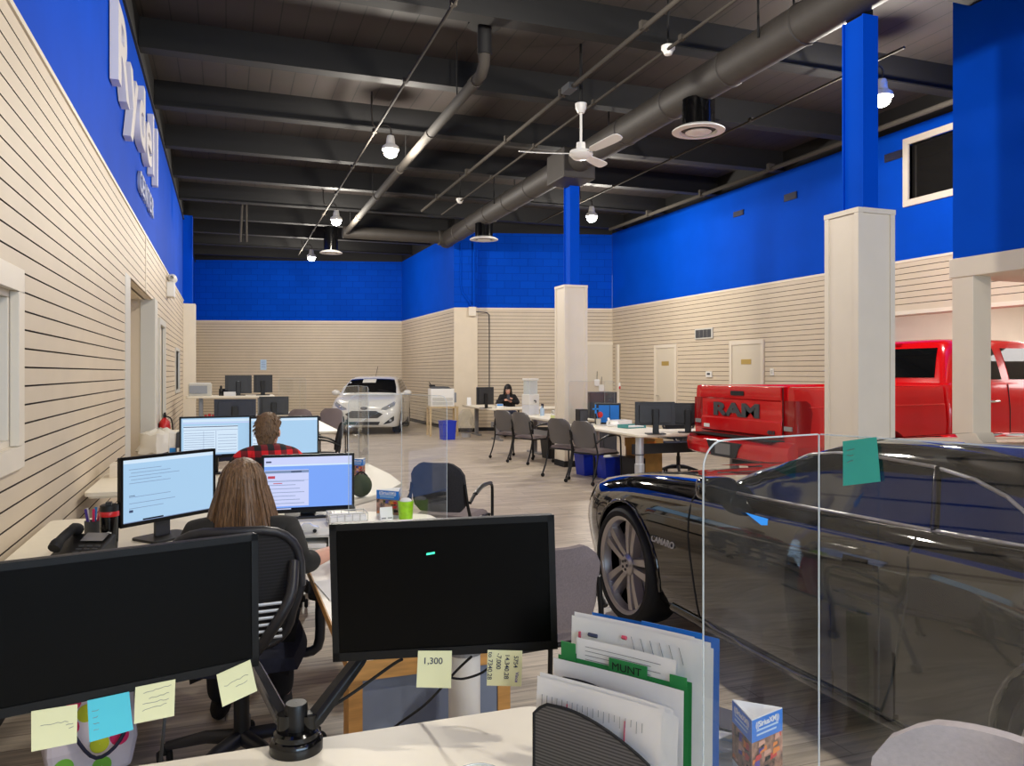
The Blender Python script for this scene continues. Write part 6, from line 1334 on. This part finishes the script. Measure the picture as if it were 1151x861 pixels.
# ================================================================== RIGHT HAND DESKS AND FAR GROUP
# --- desk nearest on the right
R1 = desk('white sales desk with round metal leg in front of the pickup tailgate', [(5.05, 9.15), (7.0, 9.18), (7.0, 9.9), (5.95, 9.95), (5.9, 11.5), (5.05, 11.5)], .74, [(5.16, 9.29), (6.8, 9.5), (5.5, 11.3)], style='column', cross=(5.3, 9.75, 6.9, 9.75, .42, .56, 'grey_dark'))
v1 = visitor_chair('grey armchair on casters at the right sales desk, next to the round metal leg', (4.93, 10.15, 0), -1.2, 'plastic_grey', 'visitor armchairs', seatm='fabric_grey')
dup(v1, (4.86, 10.85, 0), -1.15, 'grey armchair on casters at the right sales desk, next to the beige column')
a = PD(736, 466, 10.5); monitor('black monitor seen from behind with cable hole in its stand, on the right sales desk', (a.x, a.y, .74), math.pi-.32, .53, .31, .27, None, 'post', back='back_grey')
a = PD(773, 466, 10.75); monitor('black monitor seen from behind with round emblem, next to the pickup tailgate', (a.x, a.y, .74), math.pi-.5, .50, .30, .25, None, 'post', logo=True, back='back_grey')
def simple(name, label, cat, loc, parts, a=0, group=None):
    t = thing(name, label, cat, loc, a, group)
    for nm, m, g in parts: g.build(nm, m, t, bevel=.003)
    return t
B = lambda *b: MB().box(*b)
p = PD(674, 458, 14.9); t = thing('metal_cabinet', 'dark grey two-door metal cabinet behind the right sales desk by the beige column', 'cabinet', (p.x, p.y, 0), -.1)
B(-.27, .27, -.2, .2, .02, 1.19).build('body', 'grey_dark', t, bevel=.006)
for s in (0, 1): q = B(-.26+.265*s, -.005+.265*s, -.215, -.2, .05, 1.16).build('door', 'grey_dark', t, bevel=.003); B(-.03+.05*s, -.015+.05*s, -.235, -.215, .6, .72).build('handle', 'light_metal', q)
p = PD(658, 474, 12.1); simple('speaker_box', 'black upright speaker box at the column end of the right sales desk', 'speaker', (5.25, 11.3, .74), [('case', 'black', B(-.07, .07, -.08, .08, 0, .24)), ('grille', 'grey_dark', B(-.06, .06, -.086, -.08, .02, .22))])
p = PZ(667, 475, .74); t = thing('pen_cup', 'clear cup holding a red flower and blue cross-shaped pick, on the right sales desk', 'pen cup', (5.42, 11.05, .74)); MB().lathe([(.001, 0), (.035, 0), (.04, .1), (.036, .1), (.032, .005)], n=18).build('cup', 'trim_grey', t, smooth=40)
g = MB(); g.tube([(0, 0, .02), (-.05, 0, .3)], .005, 6); g.box(-.1, .0, -.004, .004, .24, .262); g.box(-.06, -.04, -.004, .004, .18, .32); g.build('cross_pick', 'tape_blue', t); g = MB(); g.ball((.03, 0, .16), .05, 6, (1, .6, 1)); g.build('flower', 'red', t, smooth=True)
p = PD(681, 472, 11.9); t = thing('desk_phone', 'white desk telephone between pen cup and teal tray on the right sales desk', 'telephone', (5.50, 10.72, .74), -.4); g = MB(); g.loft([[(-.1, -.09, 0), (.1, -.09, 0), (.1, .09, 0), (-.1, .09, 0)], [(-.09, -.08, .03), (.09, -.08, .03), (.09, .08, .08), (-.09, .08, .08)]]); g.build('base', 'white_plastic', t, bevel=.008); g = MB(); g.tube(smooth_path([(-.06, -.09, .06), (-.06, 0, .1), (-.06, .09, .11)], 4), .02, 8); g.build('handset', 'white_plastic', t, smooth=60)
p = PZ(695, 478, .74); simple('paper_tray', 'flat teal tray near the middle of the right sales desk', 'tray', (5.62, 10.35, .74), [('tray_body', 'teal', MB().box(-.17, .17, -.12, .12, 0, .012).box(-.17, -.16, -.12, .12, 0, .05).box(.16, .17, -.12, .12, 0, .05).box(-.17, .17, .11, .12, 0, .05)), ('papers', 'paper', B(-.15, .15, -.1, .1, .013, .03))], .2)
simple('paper_stack', 'thick stack of white papers behind the teal tray', 'papers', (5.74, 10.95, .74), [('sheets', 'paper', B(-.15, .15, -.11, .11, 0, .08))], .1)
simple('box_file', 'bright blue box file with black frame beside the monitor backs', 'box file', (5.68, 11.25, .74), [('case', 'black', B(-.2, .2, -.06, .06, 0, .33)), ('front', 'blue_folder', B(-.15, .17, -.068, -.06, .03, .30)), ('divider', 'black', B(.02, .028, -.072, -.06, .03, .30))], -.35)
t = thing('cardboard_box', 'brown cardboard box on the floor under the right sales desk', 'box', (5.82, 10.35, 0), .1); B(-.2, .2, -.18, .18, 0, .58).build('carton', 'cardboard', t); B(-.21, .21, -.19, .19, .46, .585).build('lid', 'cardboard', t); B(-.08, .08, -.195, -.19, .49, .55).build('print', 'orange', t)
def bin_(label, loc, h=.3, w=.19, d=.14, m='blue_bin', group=None):
    t = thing('recycling_bin', label, 'bin', loc, .1, group); g = MB(); g.loft([[(-w*.85, -d*.85, 0), (w*.85, -d*.85, 0), (w*.85, d*.85, 0), (-w*.85, d*.85, 0)], [(-w, -d, h), (w, -d, h), (w, d, h), (-w, d, h)], [(-w-.012, -d-.012, h), (w+.012, -d-.012, h), (w+.012, d+.012, h), (-w-.012, d+.012, h)], [(-w-.012, -d-.012, h+.02), (w+.012, -d-.012, h+.02), (w+.012, d+.012, h+.02), (-w-.012, d+.012, h+.02)], [(-w+.01, -d+.01, h+.02), (w-.01, -d+.01, h+.02), (w-.01, d-.01, h+.02), (-w+.01, d-.01, h+.02)], [(-w*.85, -d*.85, .02), (w*.85, -d*.85, .02), (w*.85, d*.85, .02), (-w*.85, d*.85, .02)]]); g.build('bin_body', m, t, bevel=.004); return t
bb = bin_('blue recycling bin under the right sales desk, nearer the column', (5.22, 10.95, 0)); bb2 = bin_('blue recycling bin with white paper in it, beside the cardboard box', (5.36, 10.5, 0)); g = MB(); g.ball((0, 0, .3), .13, 6, (1, .8, .5)); g.build('paper_waste', 'paper', bb2, smooth=30)
simple('computer_tower', 'black computer tower under the right sales desk by the round leg', 'computer', (5.42, 9.95, 0), [('case', 'black', B(-.09, .09, -.2, .2, .01, .36)), ('front_panel', 'gloss_black', B(-.08, .08, -.206, -.2, .04, .34))])
office_chair('black swivel chair behind the right sales desk monitors', (6.5, 10.5, 0), 2.6, .92)
rb1 = (5.15, 11.0); barrier('clear barrier at the column end of the right sales desk', (5.10, 11.46), (5.75, 11.49), (5.88, 11.40), .74, 1.42)
# --- hanging tags on the far doorway
for (px, py, lab, mm) in ((671, 430, 'white hanging tag on the far cupboard door, left one', 'white'), (676, 436, 'white hanging tag on the far cupboard door, lower middle one', 'white'), (698, 434, 'red and white hanging tag on the far cupboard door, right one', 'red')):
    base = plane_hit(px, py, TJ @ Vector((0, 0, .45 if mm == 'red' else .06)), (TJ.to_3x3() @ Vector((0, 0, 1)))); t = thing('hanging_tag', lab, 'tag', base, 0, 'tags on the far cupboard door'); T = TJ.to_3x3().to_4x4()
    g = MB(); g.rbox(-.07, .07, -.09, .09, -.006, .006, r=.03, T=T); g.build('tag_card', 'white', t, bevel=.002); g = MB(); g.tube([T @ Vector((0, .09, 0)), T @ Vector((.01, .3, -.02))], .006, 6); g.build('string', 'soft_black', t)
    if mm == 'red': g = MB(); g.rbox(-.06, .06, -.085, .0, .006, .01, r=.03, T=T); g.build('red_print', 'red', t)
# --- middle right desk (behind the column)
R2 = desk('white sales desk just left of the beige middle column, carrying the water dispenser', [(5.27, 12.4), (6.1, 12.4), (6.1, 14.6), (5.27, 14.6)], .74, [(5.6, 12.8), (5.6, 14.2)], cross=(5.45, 12.8, 5.45, 14.2, .38, .5, 'grey_metal'))
dup(v1, (4.98, 12.75, 0), -1.2, 'grey armchair on casters left of the beige middle column, nearer one'); dup(v1, (4.93, 13.55, 0), -1.15, 'grey armchair on casters left of the beige middle column, farther one')
bin_('black waste bin under the desk left of the beige middle column', (5.62, 13.3, 0), .34, .2, .15, 'black')
p = PZ(599, 465.3, .74); t = thing('water_dispenser', 'tall white and clear water dispenser on the desk left of the middle column', 'water dispenser', (5.5, 14.15, .74), .3)
B(-.13, .13, -.12, .12, 0, .02).build('base', 'white_plastic', t); B(-.12, .12, -.11, .11, .02, .20).build('lower_tank', 'water_white', t); B(-.125, .125, -.115, .115, .20, .40).build('upper_body', 'white_plastic', t, bevel=.01); B(-.1, .1, -.09, .09, .40, .66).build('reservoir', 'clear_edge', t); B(-.12, .12, -.11, .11, .66, .70).build('lid', 'white_plastic', t, bevel=.01); g = MB(); g.tube([(0, -.11, .28), (0, -.16, .28), (0, -.16, .24)], .012, 8); g.build('tap', 'grey_dark', t)
t = thing('spray_bottle', 'white spray bottle with dark trigger beside the water dispenser', 'bottle', (5.62, 13.85, .74)); g = MB(); g.lathe([(.001, 0), (.04, 0), (.042, .12), (.016, .17), (.016, .19), (.001, .19)], n=18); g.build('bottle_body', 'pale_blue', t, smooth=40); g = MB(); g.box(-.012, .012, -.05, .03, .19, .225); g.box(-.008, .008, -.045, -.03, .15, .19); g.build('trigger', 'navy', t)
t = thing('tape_dispenser', 'white tape dispenser on the desk left of the middle column', 'tape dispenser', (5.68, 13.45, .74)); g = MB(); g.loft([[(-.03, -.09, 0), (.03, -.09, 0), (.03, .09, 0), (-.03, .09, 0)], [(-.028, -.08, .03), (.028, -.08, .03), (.028, .05, .07), (-.028, .05, .07)]]); g.build('body', 'white_plastic', t, bevel=.006); g = MB(); g.lathe([(.02, -.02), (.045, -.02), (.045, .02), (.02, .02)], (0, .02, .08), 'x', 18); g.build('tape_roll', 'trim_grey', t)
simple('paper_stack', 'small stack of paper forms on the desk left of the middle column', 'papers', (5.6, 13.05, .74), [('sheets', 'lime_pale', B(-.11, .11, -.08, .08, 0, .05))], .2)
# --- far desk with the person looking at a phone
R3 = desk('far white desk with grey legs at which the dark-haired person sits', [(5.6, 16.9), (7.7, 17.0), (7.7, 17.7), (6.35, 17.75), (6.3, 19.2), (5.6, 19.2)], .74, [(5.9, 17.3), (5.9, 18.9), (7.4, 17.35)], cross=(5.75, 17.3, 7.3, 17.35, .3, .42, 'grey_metal'))
a = PD(545, 445, 18.2); monitor('black monitor seen from behind on the far desk left of the dark-haired person', (a.x, a.y, .74), math.pi+.25, .46, .40, .28, None, 'post', back='back_grey')
a = PD(525.5, 450, 18.6); simple('card_stand', 'small white card stand at the left end of the far desk', 'card', (5.7, 18.9, .74), [('card', 'white', MB().prism([(-.04, 0), (.04, 0), (0, .2)], -.05, .05, 'x'))])
simple('tissue_box', 'small white and blue box beside the far monitor', 'box', (5.95, 17.3, .74), [('box', 'white', B(-.08, .08, -.05, .05, 0, .09)), ('label', 'tape_blue', B(-.07, .07, -.053, -.05, .05, .085))])
pf_, Thf = seated('person with dark hair in black top looking at a phone, behind the far desk', (6.60, 18.55, 0), math.pi-.2, 'black_knit', 'jeans', {1: ((.25, .14, .80), (.06, .30, .90), (-.7, .5, .3), (.3, .2, 1)), -1: ((-.25, .14, .80), (.02, .33, .86), (.5, .6, .3), (-.3, .2, 1))}, head_yaw=-.1, head_pitch=-.15, hair='hair_black', seat=.5, hz=.53, sh=.165)
long_hair(pf_, Thf, 'hair_black', .17, .02, 4, True)
ph = pf_.matrix_basis @ Vector((.06, .40, .93)); R = Matrix.Rotation(math.pi-.2, 4, 'Z'); ph = Vector((6.60, 18.55, 0)) + R @ Vector((.04, .40, .95)); t = thing('mobile_phone', 'mobile phone held up by the dark-haired person', 'phone', ph, math.pi); g = MB(); g.rbox(-.037, .037, -.004, .004, -.07, .07, r=.008, axis='y'); g.build('phone_body', 'grey_dark', t)
office_chair('black swivel chair under the dark-haired person', (6.60, 18.62, 0), math.pi-.2, .88)
a = PD(588, 449, 18.4); simple('document', 'open white document lying on the far desk before the dark-haired person', 'paper', (6.75, 17.4, .741), [('sheet', 'paper', B(-.25, .25, -.14, .14, 0, .006))])
# --- printer stand
p = PD(498, 489, 19.6); t = thing('printer_table', 'light wooden table under the white office printer by the block pilaster', 'table', (p.x, p.y, 0), -.1); B(-.38, .34, -.28, .28, .68, .72).build('tabletop', 'light_wood', t)
for x in (-.35, .31):
    for y in (-.25, .25): B(x-.025, x+.025, y-.025, y+.025, 0, .68).build('leg', 'light_wood', t)
t = thing('office_printer', 'white office printer with open top feeder on the light wooden table', 'printer', (p.x, p.y, .72), -.1); B(-.34, .24, -.25, .25, 0, .44).build('body', 'white_plastic', t, bevel=.015); B(-.30, .2, -.26, -.25, .05, .12).build('paper_drawer', 'trim_grey', t); B(-.30, .2, -.26, -.25, .15, .22).build('paper_drawer', 'trim_grey', t)
g = MB(); g.loft([[(-.3, -.22, .44), (.18, -.22, .44), (.18, .22, .44), (-.3, .22, .44)], [(-.32, -.2, .5), (.1, -.2, .49), (.1, .22, .49), (-.32, .22, .5)]]); g.build('scanner_lid', 'grey_dark', t, bevel=.006); g = MB(); g.box(-.33, -.22, -.15, .15, .5, .53, T=Matrix.Rotation(-.0, 4, 'Y')); g.tube([(-.3, -.1, .5), (-.36, -.1, .6)], .01); g.build('feeder_tray', 'soft_black', t); B(.24, .3, -.2, .2, .1, .34).build('side_tray', 'grey_metal', t)
q = PZ(503, 494, 0); bin_('blue recycling bin standing beside the far printer table', (q.x, q.y, 0), .42, .17, .14)
bk_ = PD(528, 480, 18.7); t = thing('clear_bin_liner', 'clear plastic bag hanging under the left end of the far desk', 'bag', (5.45, 18.3, 0)); g = MB(); rr = random.Random(9); g.loft([[(r*math.cos(a)*(1+rr.uniform(-.15, .15)), r*math.sin(a)*(1+rr.uniform(-.15, .15)), z) for a in np.linspace(0, 2*PI, 14, endpoint=False)] for z, r in ((.1, .12), (.3, .2), (.5, .18), (.66, .1))]); g.build('bag_body', 'acrylic_dusty', t)
g = MB(); g.lathe([(.001, .1), (.12, .1), (.10, 0), (.001, 0)], n=20); g.build('weight', 'light_metal', t)
# ================================================================== FAR LEFT DESKS
desk('white desk with two dark monitor backs, beyond the plaid-shirted person', [(-.85, 11.2), (1.5, 11.2), (1.5, 14.6), (.65, 14.6), (.6, 12.2), (-.85, 12.2)], .74, [(-.5, 11.7), (1.1, 11.7), (1.1, 14.2)])
a = PD(266, 461, 11.6); monitor('dark monitor back, wider one beyond the plaid-shirted person', (a.x-.02, a.y, .74), math.pi-.05, .58, .33, .26, None, 'post', back='back_blue')
a = PD(308, 458, 13.7); monitor('dark monitor back, nearest above the plaid-shirted head', (a.x, a.y, .74), math.pi-.1, .49, .32, .24, None, 'post', back='back_grey')
office_chair('dark swivel chair beside the wider dark monitor back by the left wall', (-.18, 10.78, 0), .3, .95)
v2 = visitor_chair('brown-grey armchair before the back wall, left of the white hatchback', (1.38, 15.35, 0), -.3, 'fabric_grey', 'visitor armchairs')
p = PD(352, 464, 15.2); dup(v2, (1.95, 15.55, 0), -.2, 'brown-grey armchair before the back wall, half hidden by the blank lit monitor')
p = PD(360, 490, 10.6); visitor_chair('dark armchair between the blank lit monitor and the white hatchback', (p.x, p.y, 0), 1.5, 'fabric_dark', 'visitor armchairs', seatm='fabric_dark')
a = PD(337, 440, 16.3); barrier('far clear barrier standing before the back wall left of the hatchback', (a.x-.40, a.y+.22), (a.x, a.y), (a.x+.10, a.y-.25), .74, 1.43)
dsk = desk('small white side desk under the far clear barrier', [(a.x-.55, a.y-.35), (a.x+.2, a.y-.35), (a.x+.2, a.y+.3), (a.x-.55, a.y+.3)], .74, [(a.x-.2, a.y)])
ft = desk('raised white desk against the back wall carrying two monitors', [(-.72, 16.3), (.92, 16.3), (.92, 17.1), (-.72, 17.1)], 1.10, [(-.45, 16.7), (.65, 16.7)])
a = PD(270, 433, 15.45); monitor('large monitor back with round emblem on the raised far desk', (a.x-.03, 16.6, 1.10), math.pi, .50, .36, .22, None, 'post', logo=True, back='back_grey')
a = PD(294, 432, 15.6); monitor('smaller light-framed monitor back on the raised far desk', (a.x+.04, 16.6, 1.10), math.pi-.1, .36, .35, .23, None, 'post', back='back_grey')
t = thing('desk_printer', 'pale grey desktop printer at the left end of the raised far desk', 'printer', (-.45, 16.6, 1.10)); B(-.22, .2, -.18, .18, 0, .24).build('body', 'trim_grey', t, bevel=.015); B(-.2, .12, -.2, -.18, .05, .2).build('front_panel', 'grey_metal', t); B(-.2, .18, -.16, .16, .24, .255).build('lid', 'white_plastic', t)
t = thing('desk_phone', 'black desk telephone on the raised far desk beside the large monitor', 'telephone', (-.02, 16.55, 1.10)); g = MB(); g.loft([[(-.1, -.1, 0), (.1, -.1, 0), (.1, .1, 0), (-.1, .1, 0)], [(-.1, -.08, .05), (.1, -.08, .05), (.1, .1, .14), (-.1, .1, .14)]]); g.build('base', 'black', t, bevel=.008); g = MB(); g.tube(smooth_path([(-.06, -.1, .08), (-.06, 0, .15), (-.06, .1, .18)], 4), .022, 8); g.build('handset', 'soft_black', t, smooth=60)
simple('paper_box', 'low white box at the front edge of the raised far desk', 'box', (.08, 16.36, 1.10), [('box', 'white', B(-.11, .11, -.05, .05, 0, .08))])
for k, (x, mm, lab) in enumerate(((-.25, 'red', 'red folder standing under the raised far desk'), (.12, 'navy', 'dark blue folder bundle under the raised far desk'), (.55, 'paper', 'white paper bundle under the raised far desk'))):
    t = thing('file_crate', lab, 'folder', (x, 16.75, 0)); B(-.16, .16, -.12, .12, 0, .6).build('crate', 'grey_dark', t, bevel=.01); 
    for j in range(4): B(-.14+.07*j, -.09+.07*j, -.1, .1, .2, .72+.02*(j % 2)).build('folder', mm, t)
# extra small things near the left wall
simple('paper_box', 'low beige box on the plaid-shirted person\'s desk by the left wall', 'box', (-.72, 6.9, .74), [('box', 'cream', B(-.12, .12, -.12, .12, 0, .1))])
